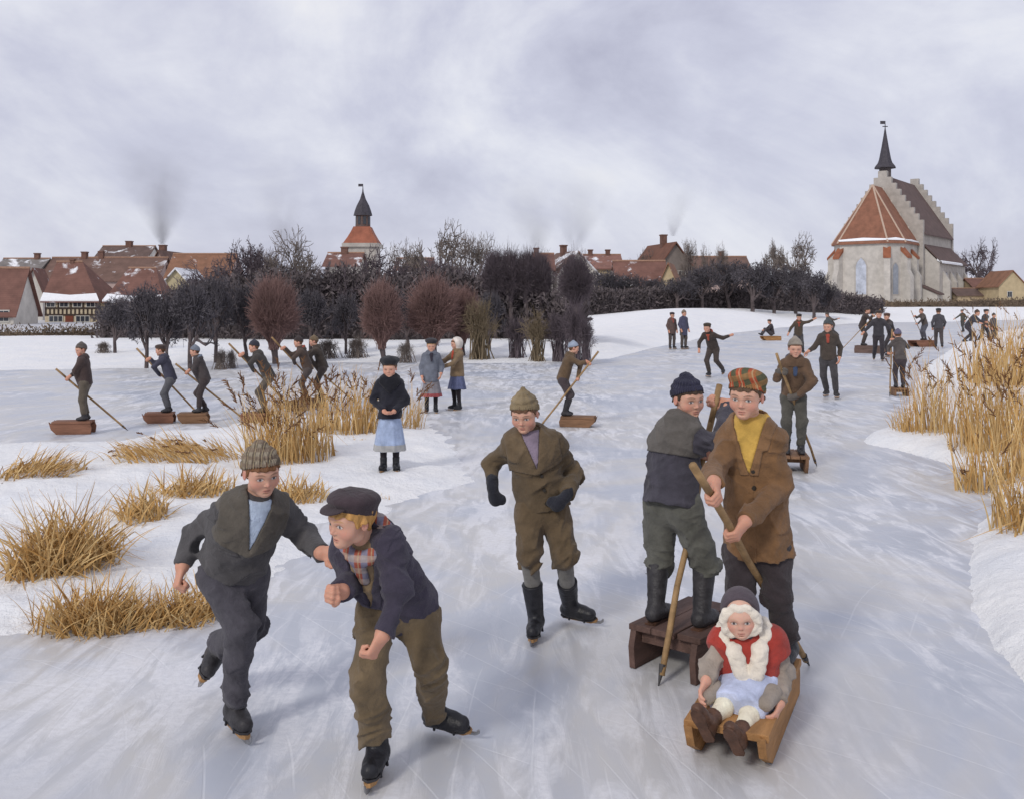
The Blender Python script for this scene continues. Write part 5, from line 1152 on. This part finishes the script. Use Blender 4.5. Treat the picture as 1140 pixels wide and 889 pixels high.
def pole(label, a, b, r=.016, group='poles for pushing the sledges'):
    a, b = np.asarray(a, float), np.asarray(b, float); o = thing('pole', label, 'pole', b, 0, group); d = nrm(a - b); L = np.linalg.norm(a - b); S = []
    k = 7; sd = nrm(np.cross(d, [0.3, .2, 1])); pts = [d * (.05 + (L - .05) * i / k) + sd * .006 * math.sin(i * 1.9 + a[0]) for i in range(k + 1)]
    mb = MB()
    for i in range(k): mb.bar(pts[i], pts[i + 1], r * (.92 + .1 * i / k), r * (.92 + .1 * (i + 1) / k), 8, cap=i in (0, k - 1))
    mb.build('shaft', POLEW, o, True); mb = MB(); mb.bar((0, 0, 0), d * .10, .003, r * 1.08, 8); mb.build('iron_tip', IRON, o)
    return o
def grip(J, s, Q, ax, sc, sign=1, LL=None, dv=None):
    E = J['E' + s]; L = LL or .155 * sc; Q = np.asarray(Q, float); ax = nrm(ax); dv = Q - E if dv is None else np.asarray(dv, float); dv = nrm(dv - ax * (dv @ ax)); n = np.cross(ax, dv) * sign
    J['W' + s] = Q - dv * .42 * L - n * (.085 * L + .014); J['D' + s] = J['W' + s] + dv
    return n
def px_joints(d, spec):
    J = {}
    for k, v in spec.items():
        if isinstance(v, tuple): J[k] = at(v[0], v[1], d + (v[2] if len(v) > 2 else 0))
        else: J[k] = v
    return J
def ground_feet(J, sc, feet, skate=True, z=0.0):
    for s in feet:
        h = z + (.062 + .011 + (.040 if skate else 0)) * sc + (.002 if skate else .0)
        J['A' + s][2] = h; J['T' + s][2] = h - .062 * sc
def bones(nm, J):
    f = lambda a, b: '%.2f' % np.linalg.norm(J[a] - J[b])
    print('BONES', nm, 'T', f('N', 'P'), 'sh', f('SL', 'SR'), *[x + ':' + '/'.join((f('S' + x, 'E' + x), f('E' + x, 'W' + x), f('H' + x, 'K' + x), f('K' + x, 'A' + x))) for x in 'RL'])
C_ = lambda n, *rgb: cloth(n, tuple(1.18 * np.array(srgb(*rgb))))
def plaid(name, a, b2, c, sc=42, rot=(0, 0, 0)):
    m, n, l, b = node_mat(name); co = n.new('ShaderNodeTexCoord').outputs['Object']; mp = n.new('ShaderNodeMapping'); mp.inputs['Rotation'].default_value = rot; l.new(co, mp.inputs[0])
    s = n.new('ShaderNodeSeparateXYZ'); l.new(mp.outputs[0], s.inputs[0])
    def st(o, f, w, ph=0.0): return mk_math(n, l, 'LESS_THAN', mk_math(n, l, 'FRACT', mk_math(n, l, 'ADD', mk_math(n, l, 'MULTIPLY', o, f), ph)), w)
    c1 = mk_mix(n, l, st(s.outputs['X'], sc * .55, .5), a, b2); c1 = mk_mix(n, l, mk_math(n, l, 'MULTIPLY', st(s.outputs['Z'], sc * .55, .5, .2), .6), c1, c)
    c1 = mk_mix(n, l, mk_math(n, l, 'MULTIPLY', st(s.outputs['X'], sc * .55, .1, .25), .5), c1, (.6, .5, .3)); nz = mk_noise(n, l, co, 60, 4)
    c1 = mk_mix(n, l, .5, c1, mk_ramp(n, l, nz.outputs[0], [(.3, (.35, .35, .35)), (.7, (1, 1, 1))]).outputs[0], 'MULTIPLY')
    l.new(c1, b.inputs['Base Color']); b.inputs['Roughness'].default_value = .95; b.inputs['Specular IOR Level'].default_value = .1
    bp = n.new('ShaderNodeBump'); bp.inputs['Strength'].default_value = .4; bp.inputs['Distance'].default_value = .004; l.new(mk_noise(n, l, co, 220, 3).outputs[0], bp.inputs['Height']); l.new(bp.outputs[0], b.inputs['Normal'])
    return m

# ------------------------------------------------------------------ the large figures in front
# boy in dark sailor blouse
J = px_joints(4.15, dict(head=(291, 524, -.10), yaw=34, pitch=14, roll=-4, hs=.196, N=(283, 562, -.04), SR=(249, 563, -.06), SL=(317, 564, .06), ER=(212, 592, .08), WR=(203, 630, 0.0), EL=(339, 596, .10), WL=(358, 615, -.05),
    DR=(197, 650, -.03), DL=(374, 616, -.08), P=(260, 630, .05), HR=(245, 640, .02), HL=(278, 640, .08), KR=(267, 702, -.08), AR=(261, 772, .0), TR=(278, 806, -.14), KL=(281, 696, .10), AL=(243, 722, .36), TL=(240, 748, .28)))
ground_feet(J, 1.0, 'R'); bones('A', J)
person('boy in dark sailor blouse and striped knit hat skating, at the left front', J, 1.0, fringe=.15, hair=('auburn', (.17, .075, .03)), hat='knit', hatm=plaid('hat_striped', (.16, .13, .10), (.33, .28, .21), (.22, .16, .12), 60), jacket=C_('slate', 70, 68, 69), collar='sailor', colm=C_('slate_brown', 80, 75, 68), shirt=C_('lightblue', 165, 178, 195),
       trousers=C_('blueblack', 66, 64, 70), boots='grey', tall=.10, hem=.0, hands=('fist', 'relax'), amp=1.4, flare=1.02, pockets=((-.075, -.17, .04, .006),))
# boy in dark cap, bent forward
J = px_joints(3.9, dict(head=(391, 577, -.24), yaw=-46, pitch=6, roll=4, hs=.205, N=(415, 606, -.13), SR=(381, 610, -.05), SL=(441, 603, -.22), ER=(390, 645, -.10), WR=(381, 658, -.26), EL=(443, 660, -.26), WL=(426, 706, -.34),
    DR=(364, 660, -.33), DL=(412, 732, -.37), P=(442, 668, .04), HR=(420, 680, -.04), HL=(463, 680, .06), KR=(409, 755, -.18), AR=(421, 825, -.13), TR=(410, 866, -.27), KL=(480, 735, -.08), AL=(483, 784, .18), TL=(514, 815, .12)))
ground_feet(J, 1.0, 'RL', True); bones('B', J)
person('fair-haired boy in dark cap and navy jacket bending forward on skates', J, 1.0, hair=('blond', (.50, .27, .085)), fringe=.13, side=.07, hat='cap', hatm=C_('plum', 58, 48, 52), jacket=C_('navy', 56, 52, 64), collar='lapel', shirt=C_('khaki', 120, 102, 78), scarf=plaid('scarf_red', (.42, .12, .08), (.25, .24, .32), (.50, .42, .36), 36), sc_len=.07, sc_up=.04,
       trousers=C_('olivebrown', 98, 84, 64), boots='black', tall=.08, hem=.05, hands=('fist', 'fist'), buttons=2, amp=1.35, flare=1.06)
# boy in brown with peaked knit hat, centre
J = px_joints(5.35, dict(head=(584, 460, -.08), yaw=-16, pitch=16, roll=-2, hs=.196, N=(591, 489, -.01), SR=(565, 490, -.02), SL=(622, 491, 0), ER=(547, 516, .06), WR=(548, 539, -.06), EL=(640, 527, .08), WL=(632, 550, -.10),
    DR=(551, 558, -.08), DL=(617, 566, -.14), P=(603, 558, .02), HR=(590, 570, 0), HL=(617, 570, .02), KR=(589, 618, -.10), AR=(597, 678, -.02), TR=(592, 705, -.16), KL=(628, 617, -.06), AL=(634, 662, .18), TL=(655, 687, .12)))
ground_feet(J, 1.0, 'RL', True); bones('C', J)
person('boy in brown jacket, knee breeches and ribbed knit hat skating, in the centre', J, 1.0, hair=('brown', (.12, .06, .03)), hat='peak', hatm=C_('hatolive', 122, 108, 84), jacket=C_('brown', 84, 71, 54), collar='sailor', colm=C_('brown2', 92, 78, 60), shirt=C_('mauve', 120, 108, 122), scarf=C_('mauve', 120, 108, 122), neck=True,
       trousers=C_('brown3', 88, 74, 56), breech=True, stock=C_('greysock', 112, 110, 106), boots='black', tall=.20, hem=.03, mitt=C_('mittdark', 34, 35, 42), buttons=3, amp=1.2)
# boy pushing a sledge, back turned, dark knit hat
sdv = nrm(V3(.63, .77, 0)); sl_c = V3(.735, 4.78, 0) + sdv * .30
sled('dark wooden sledge under the boy with the navy knit hat', sl_c, sdv, .62, .40, .22, 'dark')
J = px_joints(4.9, dict(head=(766, 443, .06), yaw=24, pitch=6, roll=-3, hs=.198, N=(757, 473, .06), SR=(777, 484, -.05), SL=(737, 481, .12), ER=(802, 494, -.02), EL=(742, 520, .28), P=(747, 550, .02), HR=(764, 566, -.02), HL=(736, 564, .08), KR=(784, 628, .0), AR=(781, 690, -.07), KL=(733, 622, .10), AL=(730, 682, .02),
    WR=(799, 460, .12), WL=(780, 510, .35)))
zt = .22
for s in 'RL': J['A' + s][2] = zt + .062 + .012; J['T' + s] = J['A' + s] + sdv * .13 + V3(0, 0, -.062)
top, bot = at(800, 428, 5.16), gnd(733, 763); ax = nrm(top - bot)
nR = grip(J, 'R', bot + ax * (np.linalg.norm(top - bot) * .94), ax, 1.0, 1, dv=(-.8, .55, .25)); nL = grip(J, 'L', bot + ax * (np.linalg.norm(top - bot) * .75), ax, 1.0)
bones('D', J)
person('boy in navy knit hat and dark sailor jacket on a sledge, looking back', J, 1.0, hair=('dark', (.045, .028, .018)), hat='knit', hatm=C_('hatnavy', 42, 42, 58), jacket=C_('bluegrey', 62, 60, 68), collar='sailor', colm=C_('greybrown', 86, 82, 78),
       trousers=C_('greengrey', 84, 84, 78), boots='grey', tall=.21, skate=False, hem=.045, hands=('grip', 'grip'), pal=(nR, nL), amp=1.4, breech=True, stock=C_('darksock', 44, 42, 46))
pole('pole of the boy in the navy knit hat, passing between his legs', top, bot, .0165)
# boy in plaid cap driving the child's sledge
sdv2 = nrm(V3(-.40, -.90, 0)); c2 = V3(.825, 3.80, 0) - sdv2 * .45
sled('golden wooden sledge carrying the little child', c2, sdv2, .92, .34, .17, 'gold')
J = px_joints(4.5, dict(head=(831, 440, -.06), yaw=-30, pitch=8, roll=3, hs=.204, N=(837, 475, 0), SR=(808, 485, .05), SL=(866, 485, -.05), ER=(791, 528, -.12), EL=(869, 540, -.05), P=(843, 596, .03), HR=(827, 612, .02), HL=(859, 612, .0), KR=(823, 672, -.03), AR=(832, 722, .0), KL=(867, 668, -.06), AL=(878, 722, .04),
    WR=(789, 552, -.3), WL=(826, 582, -.2)))
for s in 'RL': J['A' + s][2] = .17 + .074; J['T' + s] = J['A' + s] + sdv2 * .13 + V3(.0, 0, -.062)
top, bot = V3(.73, 3.95, 1.16), gnd(901, 740); ax = nrm(top - bot); Lp = np.linalg.norm(top - bot)
nR = grip(J, 'R', top - ax * Lp * .13, ax, 1.0, -1); nL = grip(J, 'L', top - ax * Lp * .285, ax, 1.0, -1); bones('E', J)
person('boy in red plaid cap and brown jacket gripping a pole, standing behind the child', J, 1.0, hair=('brown2', (.085, .05, .028)), hat='tam', hatm=plaid('hat_plaid', (.44, .10, .05), (.12, .12, .07), (.42, .22, .09), 34, (0, .3, .5)), jacket=C_('tan', 108, 80, 54), collar='lapel', colm=C_('tan2', 114, 86, 60), shirt=C_('yellow', 178, 144, 72), scarf=C_('yellow', 178, 144, 72), neck=True,
       trousers=C_('blackbrown', 50, 44, 46), boots='black', tall=.07, skate=False, hem=.075, hands=('grip', 'grip'), pal=(nR, nL), amp=1.1, flare=1.08, buttons=2, pockets=((-.09, -.34, .05, .012), (.09, -.34, .05, .012)))
pole('pole gripped by the boy in the red plaid cap', top, bot, .0165)
# little child sitting on the sledge
J = px_joints(4.1, dict(head=(824, 682, -.06), yaw=-12, pitch=12, roll=-4, hs=.180, N=(829, 706, .0), SR=(806, 712, .02), SL=(858, 713, -.01), ER=(794, 737, -.02), WR=(786, 757, -.12), EL=(874, 748, -.0), WL=(868, 782, -.15), DR=(781, 768, -.15), DL=(863, 798, -.20),
    P=(834, 760, .02), HR=(822, 766, -.03), HL=(846, 768, -.04), KR=(805, 788, -.17), KL=(834, 796, -.20), AR=(789, 803, -.29), AL=(822, 818, -.33), TR=(772, 783, -.32), TL=(808, 803, -.39)))
FUR = material('white_fur', (.76, .69, .58), rough=1, var=.10, scale=30, bump=.5, bscale=260, bdist=.006, sheen=.3)
GREYW = C_('greysleeve', 138, 128, 118); bones('F', J)
kid = person('little child in red vest, white fur boa and bonnet sitting on the sledge', J, .74, skin=(.66, .40, .30), hair=('none', (.45, .28, .12)), hat='hood', hatm=C_('hoodgrey', 74, 66, 72), fluff=FUR, jacket=GREYW, collar='plain', trousers=None, stock=C_('cream', 222, 208, 186), boots='brown', tall=.06, skate=False, hem=.02, hands=('relax', 'relax'), child=1.0, red=1.3, amp=1.2)
b0 = np.array(kid['_b']); up = nrm(J['N'] - J['P']); lf = J['SL'] - J['SR']; lf = nrm(lf - up * (lf @ up)); fw = np.cross(lf, up)
g = Field(J['P'] - .22, J['N'] + .2, .0048)           # red vest
g.cone(J['P'] + up * .13, J['P'] + up * .045, .128, .135, .03, flat=(fw, .82), cap=(J['P'] + up * .0, -up)); g.cone(J['SR'] - up * .005, J['SL'] - up * .005, .058, .058, .06)
for s in 'RL': g.cone(J['S' + s], J['S' + s] * .55 + J['E' + s] * .45, .062, .060, .03, cap=(J['S' + s] * .55 + J['E' + s] * .45, nrm(J['E' + s] - J['S' + s])))
g.displace(folds(4, up, .005, .06)); P, Fq = g.mesh(); obj('vest', P - b0, Fq, C_('redvest', 146, 54, 46), kid)
g2 = Field(J['P'] - .2, J['N'] + .25, .0045)          # fur boa: round the neck and down the front
loop = [J['N'] + lf * .085 * math.sin(t) + fw * .075 * math.cos(t) + up * (.015 - .02 * math.cos(t)) for t in np.linspace(math.pi * .35, math.pi * 1.65, 9)]
for side in (-1, 1):
    for t in np.linspace(0, 1, 8):
        q = g.hit(J['N'] - up * (.02 + .17 * t) + lf * side * (.052 - .038 * t), fw); g2.ell(q + fw * .004, V3(1, 1, 1) * (.033 - .008 * t), .02)
for q in loop: g2.ell(q, V3(1, 1, 1) * .036, .012)
g2.displace(lambda p: perlin(p / .030) * .011 + perlin(p / .010) * .0018)
P, Fq = g2.mesh(); obj('fur_boa', P - b0, Fq, FUR, kid)
g = Field(np.min([J['P'], J['KR'], J['KL']], 0) - .17, np.max([J['P'], J['KR'], J['KL']], 0) + .17, .0055)   # skirt over the lap
g.cone(J['P'] + up * .02, (J['HR'] + J['HL']) / 2, .105, .112, .04)
mid = (J['KR'] + J['KL']) / 2; e_ = mid * .88 + (J['HR'] + J['HL']) / 2 * .12; kd = nrm(mid - J['P'])
g.cone((J['HR'] + J['HL']) / 2, e_ + V3(0, 0, .01), .11, .095, .05, flat=(nrm(np.cross(kd, lf)), .62), cap=(e_, kd)); g.cone(J['HR'], J['KR'], .07, .056, .05, cap=(e_, kd)); g.cone(J['HL'], J['KL'], .07, .056, .05, cap=(e_, kd))
g.displace(folds(9, lf, .007, .07)); P, Fq = g.mesh(); obj('skirt', P - b0, Fq, C_('paleblue', 172, 180, 204), kid)
g = Field(J['P'] + V3(-.3, -.4, -.2), J['P'] + V3(.3, .3, .25), .0065)                                          # open grey coat spread on the seat
for s, w in (('R', -1), ('L', 1)):
    q = (J['H' + s] + J['K' + s]) / 2 + lf * w * .07; q[2] = max(q[2] - .02, .235)
    g.cone(J['P'] + lf * w * .07 - up * .03, q, .045, .036, .03); e2 = J['K' + s] + lf * w * .065; e2[2] = max(e2[2] - .03, .225); g.cone(q, e2, .036, .028, .03)
g.displace(folds(19, fw, .006, .06)); P, Fq = g.mesh(); obj('coat_tail', P - b0, Fq, GREYW, kid)

# ------------------------------------------------------------------ middle distance
BRN = ('brown', (.10, .055, .025)); DRK = ('dark', (.045, .028, .018))
# girl in black jacket
p = gnd(434, 528); zg = ground_z(p[0], p[1]); J = skel('clasp', p, 1.20, 4, zg, yaw=-4, pitch=6, headk=.168)
J['WR'] += V3(.005, 0, 0); n0 = V3(0, .3, .9)
for s in 'RL': J['D' + s] = J['W' + s] + V3(.05 if s == 'R' else -.05, -.10, -.03)
person('girl in black fur-edged jacket and pale blue skirt standing with clasped hands', J, .86, hair=BRN, hat='beret', hatm=C_('beretblack', 36, 36, 40), jacket=C_('jacketblack', 34, 34, 42), collar='fur', colm=C_('furblack', 26, 26, 32), skirt=(C_('skirtblue', 142, 156, 182), C_('skirtgrey', 150, 150, 150)), sk_hem=zg + .215,
       stock=C_('blackstock', 34, 30, 34), boots='black', tall=.08, skate=True, hem=.045, hands=('relax', 'relax'), pal=(n0, n0), flare=1.05, amp=1.2)
# two girls, arm in arm
p = gnd(480, 459); J = skel('stand', p, 1.24, 8, 0, yaw=6, headk=.165, WL=(.13, .06, .53), EL=(.15, -.02, .63))
person('girl in grey-blue coat, dark scarf and red-hemmed skirt, left of the pair', J, .88, hair=('fair', (.42, .25, .1)), hat='beret', hatm=C_('hatblack', 46, 44, 48), jacket=C_('coatblue', 98, 102, 112), collar='turn', skirt=(C_('skirtgrey2', 120, 116, 120), C_('skirtred', 140, 70, 72)), sk_hem=.27, scarf=C_('scarfdark', 50, 46, 56), stock=C_('blackstock', 34, 30, 34), boots='black', tall=.08, hem=.10, flare=1.05)
p = gnd(509, 456); J = skel('stand', p, 1.26, -55, 0, yaw=-75, pitch=10, headk=.165, ER=(-.13, .13, .66), WR=(-.06, .25, .68), EL=(.12, .14, .64), WL=(.05, .26, .60))
person('girl in brown jacket, white headscarf and blue skirt leaning to her friend', J, .88, hair=BRN, hat='kerchief', hatm=C_('kerchief', 200, 192, 184), jacket=C_('jackbrown', 116, 98, 76), collar='turn', skirt=(C_('skirtblue2', 84, 90, 118),), sk_hem=.36, scarf=C_('scarfred', 168, 70, 52), stock=C_('blackstock', 34, 30, 34), boots='black', tall=.08, hem=.06, flare=1.05)

GP = 'boys standing on sledges with poles'
def sledder(label, slabel, plabel, u, vb, h, face, side, hatc, jc, tc, hat='knit', wood='red', L=.44, Wd=.30, H=.155, off=.10, tx=.45, yaw=None, pole_top=None, pole_bot=None, ft=(-.01, .42, .95), fb=(-.42, .0), shirtc=None, scarf=None, hk=.16, breech=False, mitt=None, lean=0.0, **kw):
    """face: heading in degrees (0 towards the viewer, 90 to the right)"""
    p = gnd(u, vb); sc = h / 1.4; t = math.radians(face); f = V3(math.sin(t), -math.cos(t), 0); l = np.cross([0, 0, 1], f)
    sled(slabel, p + f * off, f, L, Wd, H, wood)
    J = skel('pole', p - f * .02, h, face, H, yaw=yaw, headk=hk, **kw)
    for k in ('AR', 'AL'): J[k][2] = H + .074 * sc
    for s in 'RL': J['T' + s] = J['A' + s] + f * .13 * sc - V3(0, 0, .062 * sc)
    s_ = .105 * side * h
    top = p + f * ft[1] * h + l * (s_ * tx) + V3(0, 0, H + ft[2] * h); bot = p + f * fb[0] * h + l * (s_ * 2.2); bot[2] = ground_z(bot[0], bot[1])
    if H and Wd and abs((bot - p) @ l) < Wd / 2 + .04 and (p + f * off - bot) @ f < L / 2 + .05: bot = bot - f * .2
    ax = nrm(top - bot); Lp = np.linalg.norm(top - bot)
    nR = grip(J, 'R', top - ax * Lp * .16, ax, sc, -1); nL = grip(J, 'L', top - ax * Lp * .36, ax, sc, -1)
    person(label, J, sc, hat=hat, hatm=cloth('hat_%d_%d_%d' % hatc, srgb(*hatc)), jacket=cloth('j_%d_%d_%d' % jc, srgb(*jc)), trousers=cloth('t_%d_%d_%d' % tc, srgb(*tc)), collar='turn' if not shirtc else 'lapel', shirt=cloth('s_%d_%d_%d' % shirtc, srgb(*shirtc)) if shirtc else None, scarf=cloth('sc_%d_%d_%d' % scarf, srgb(*scarf)) if scarf else None,
           boots='grey', tall=.09 if not breech else .2, skate=False, hem=.05, hands=('grip', 'grip'), pal=(nR, nL), group=GP, breech=breech, stock=cloth('stk', srgb(70, 62, 60)) if breech else None, mitt=mitt)
    pole(plabel, top, bot, .015)
sledder('boy with grey knit hat and red shirt on the leftmost sledge', 'reddish sledge farthest to the left', 'pole of the boy on the leftmost sledge', 92, 482, 1.10, -82, -1, (92, 86, 82), (70, 58, 56), (92, 84, 74), off=.13, L=.54, H=.18, shirtc=(176, 84, 72), wood='red', ft=(0, .34, .66), fb=(-.50, 0), ER=(-.10, .10, .64), EL=(.12, .08, .64), yaw=-40, head=(0, .04, .905), N=(0, .01, .80), SL=(.10, .01, .775), SR=(-.10, .01, .775), P=(0, -.015, .50), HL=(.05, -.015, .47), HR=(-.05, -.015, .47), KL=(.06, .01, .27), KR=(-.06, .03, .27))
sledder('boy in dark blue jacket on the second sledge from the left', 'sledge second from the left', 'pole of the boy on the second sledge from the left', 185, 470, 1.06, -80, -1, (78, 66, 62), (66, 66, 80), (92, 92, 96), off=.10, wood='red', hat='cap', ft=(0, .42, .93), fb=(-.50, 0))
sledder('boy in blue-grey knit hat on the third sledge from the left', 'sledge third from the left', 'pole of the boy in the blue-grey knit hat', 223, 470, 1.04, -80, -1, (120, 126, 138), (72, 66, 66), (66, 58, 58), off=.10, wood='brown', ft=(0, .36, .72), fb=(-.62, 0), scarf=(130, 140, 156), KL=(.06, .02, .275), AL=(.06, .03, .055), KR=(-.06, .08, .28), AR=(-.06, -.06, .055), ER=(-.10, .13, .66), EL=(.12, .10, .64))
sledder('boy in dark cap on the fourth sledge, right before the tall reeds', 'sledge fourth from the left, half hidden by reeds', 'pole of the boy on the fourth sledge', 292, 470, 1.14, -78, -1, (56, 56, 66), (66, 62, 60), (92, 84, 76), off=.10, wood='red', ft=(0, .44, .93), fb=(-.50, 0), head=(0, .13, .885), N=(0, .075, .785), SL=(.10, .085, .76), SR=(-.10, .085, .76), P=(0, -.07, .49), HL=(.05, -.07, .46), HR=(-.05, -.07, .46), KL=(.06, .07, .28), KR=(-.06, .04, .28))
sledder('boy with red face lifting his pole behind the tall reeds', 'sledge hidden behind the tall reeds', 'upper pole raised above the tall reeds', 338, 456, 1.12, -78, -1, (60, 52, 52), (76, 64, 58), (80, 72, 70), off=.1, wood='dull', ft=(0, .48, .98), fb=(-.5, 0), scarf=(160, 76, 60))
sledder('boy in khaki hat following behind the tall reeds', 'second sledge hidden behind the tall reeds', 'pole of the boy in khaki hat behind the reeds', 355, 453, 1.12, -78, -1, (112, 96, 76), (70, 62, 56), (76, 68, 64), off=.1, wood='dull', ft=(0, .34, .74), fb=(-.62, 0))
sledder('boy in blue-grey hat on a sledge heading right, behind the centre boy', 'brown sledge heading right in the middle of the ice', 'pole of the boy heading right', 632, 474, 1.12, 78, -1, (142, 152, 168), (98, 80, 62), (72, 64, 66), off=.16, L=.52, wood='brown', ft=(0, .42, .86), fb=(-.34, 0), breech=True, yaw=95)
# boy on a sledge right of the plaid cap, facing the viewer
sledder('boy in grey knit hat and brown jacket on a sledge, right of the plaid cap', 'brown sledge right of the plaid-capped boy', 'pole of the boy in the grey knit hat', 884, 525, 1.28, -10, 1, (142, 134, 124), (96, 76, 60), (78, 76, 70), off=-.12, wood='brown', L=.58, H=.19, tx=-1.6, ft=(0, .26, .86), fb=(-.36, 0), scarf=(66, 80, 108), mitt=cloth('mittgrey', srgb(92, 86, 80)), ER=(-.15, .10, .64), EL=(.14, .12, .62), hk=.155, yaw=-8)
# boy with his back turned on a sledge near the right reeds
sledder('boy seen from behind on a low sledge near the right reeds', 'low sledge under the boy seen from behind', 'pole of the boy seen from behind', 1001, 440, 1.18, 172, 1, (92, 88, 108), (82, 76, 74), (66, 58, 62), off=.0, wood='brown', ft=(0, .30, .98), fb=(-.34, 0), ER=(-.17, .10, .68), EL=(.14, .16, .68), yaw=150)

# skaters
def skater(label, pose, u, v, h, face, hatc, jc, tc, hat='knit', yaw=None, z=0.0, scarf=None, skate=True, group='skaters on the ice', hem=.05, trousers=True, skirt=None, **kw):
    p = gnd(u, v); J = skel(pose, p, h, face, z, yaw=yaw, **kw); sc = h / 1.4
    lift = .113 * sc - .055 * h if skate else 0
    if skate:
        for k in J:
            if isinstance(J[k], np.ndarray) and k[0] != '_': J[k] = J[k] + V3(0, 0, lift)
    return person(label, J, sc, hat=hat, hatm=cloth('hat_%d_%d_%d' % hatc, srgb(*hatc)), jacket=cloth('j_%d_%d_%d' % jc, srgb(*jc)), trousers=cloth('t_%d_%d_%d' % tc, srgb(*tc)) if trousers else None, collar='turn', scarf=cloth('sc_%d_%d_%d' % scarf, srgb(*scarf)) if scarf else None, boots='grey', tall=.09, skate=skate, hem=hem, group=group,
                  skirt=skirt, sk_hem=.4 * h if skirt else None, stock=cloth('stk', srgb(70, 62, 60)) if skirt else None)
skater('skater in dark green pointed hat and red scarf striding behind the sledge boy', 'walk', 922, 443, 1.50, -20, (72, 76, 78), (72, 64, 58), (66, 64, 66), hat='peak', scarf=(150, 70, 56), ER=(-.17, .06, .63), WR=(-.24, .12, .58), KL=(.08, .10, .28), AL=(.10, .08, .055), TL=(.13, .17, .02), KR=(-.06, .02, .27), AR=(-.02, -.12, .06), TR=(-.05, -.03, .02), yaw=-35)
skater('dark skater bending with one arm flung back, left of the plaid cap', 'skate', 793, 420, 1.44, -35, (70, 62, 54), (66, 58, 54), (70, 62, 58), hat='cap', scarf=(150, 74, 56))
skater('person in brown coat, left of the distant standing couple', 'stand', 748, 389, 1.50, 20, (66, 54, 60), (92, 76, 72), (80, 72, 70), hat='cap', scarf=(140, 74, 66), hem=.16)
skater('person in long blue-grey coat, right of the distant standing couple', 'stand', 761, 389, 1.58, 30, (120, 108, 98), (74, 74, 94), (84, 76, 72), hat='knit', hem=.26)
skater('skater in brown with one arm stretched out to the right, behind the sledge boy', 'skate', 889, 396, 1.50, -10, (60, 54, 52), (80, 70, 60), (72, 70, 72), hat='cap', scarf=(156, 78, 62), head=(0, .10, .89), N=(0, .06, .79), SL=(.10, .06, .765), SR=(-.10, .06, .765), EL=(.22, .08, .78), WL=(.33, .12, .84), ER=(-.18, .08, .64), WR=(-.24, .14, .52))
skater('small skater leaning forward with arms spread, farthest near the church', 'skate', 926, 376, 1.45, -70, (84, 72, 64), (84, 76, 70), (76, 72, 72), hat='cap')
p = gnd(858, 379); f = nrm(V3(-1, -.15, 0)); sled('low sledge with a seated figure on the far ice', p, f, .95, .5, .22, 'gold')
skater('dark figure seated on a low sledge far off on the ice', 'sit', 858, 379, 1.42, -85, (70, 60, 58), (60, 54, 56), (72, 68, 72), hat='cap', z=.22, skate=False, group='distant people')
sledder('dark figure with raised pole on a distant sledge, left of the wrestling pair', 'dark sledge with legs seen on the far ice', 'pole of the dark figure left of the pair', 962, 393, 1.46, 60, -1, (66, 58, 56), (66, 58, 56), (72, 64, 62), wood='dull', off=.3, L=1.2, Wd=.6, H=.28, ft=(0, .42, .95), fb=(-.6, 0))
skater('man in dark coat with arms spread, left of the clinging pair', 'walk', 978, 402, 1.62, -15, (62, 56, 56), (60, 58, 62), (56, 52, 56), hat='cap', EL=(.2, .04, .64), WL=(.26, .1, .54), ER=(-.2, .0, .64), WR=(-.28, .04, .55))
skater('man leaning on his neighbour, right of the clinging pair', 'skate', 992, 398, 1.55, -60, (84, 62, 54), (64, 58, 58), (60, 56, 58), hat='cap', head=(0, .14, .88), N=(0, .1, .78), SL=(.1, .1, .755), SR=(-.1, .1, .755), EL=(.14, .22, .70), WL=(.1, .34, .70), ER=(-.14, .22, .70), WR=(-.12, .34, .68))
sledder('figure with slanting pole on a red-brown sledge on the far ice', 'red-brown sledge on the far ice', 'slanting pole on the far ice', 1028, 386, 1.40, -70, -1, (120, 100, 84), (84, 76, 72), (84, 84, 92), wood='red', off=.1, L=1.0, Wd=.6, H=.28, ft=(0, .44, .92), fb=(-.2, 0))
skater('man in dark coat and hat walking away on the far ice', 'walk', 1045, 388, 1.66, 160, (52, 52, 56), (72, 70, 74), (72, 66, 66), hat='cap')
skater('small running figure with arm held out far right', 'walk', 1072, 370, 1.50, -60, (76, 70, 62), (80, 78, 70), (72, 70, 68), hat='cap', ER=(-.2, .08, .66), WR=(-.3, .14, .58))
skater('man in dark coat stooping forward beside the right reeds', 'skate', 1079, 384, 1.68, 40, (80, 66, 60), (64, 62, 68), (62, 58, 64), hat='knit', EL=(.18, .22, .62), WL=(.2, .34, .60), ER=(-.16, .22, .62), WR=(-.14, .34, .58))
skater('dark figure half hidden by the far right reeds', 'walk', 1096, 383, 1.60, 30, (60, 58, 62), (66, 66, 72), (62, 60, 64), hat='cap')
skater('figure mostly hidden among the far right reeds', 'stand', 1106, 382, 1.40, 20, (70, 66, 66), (80, 78, 84), (70, 66, 70), hat='knit')
for o in list(bpy.data.objects):
    if '_b' in o: del o['_b']
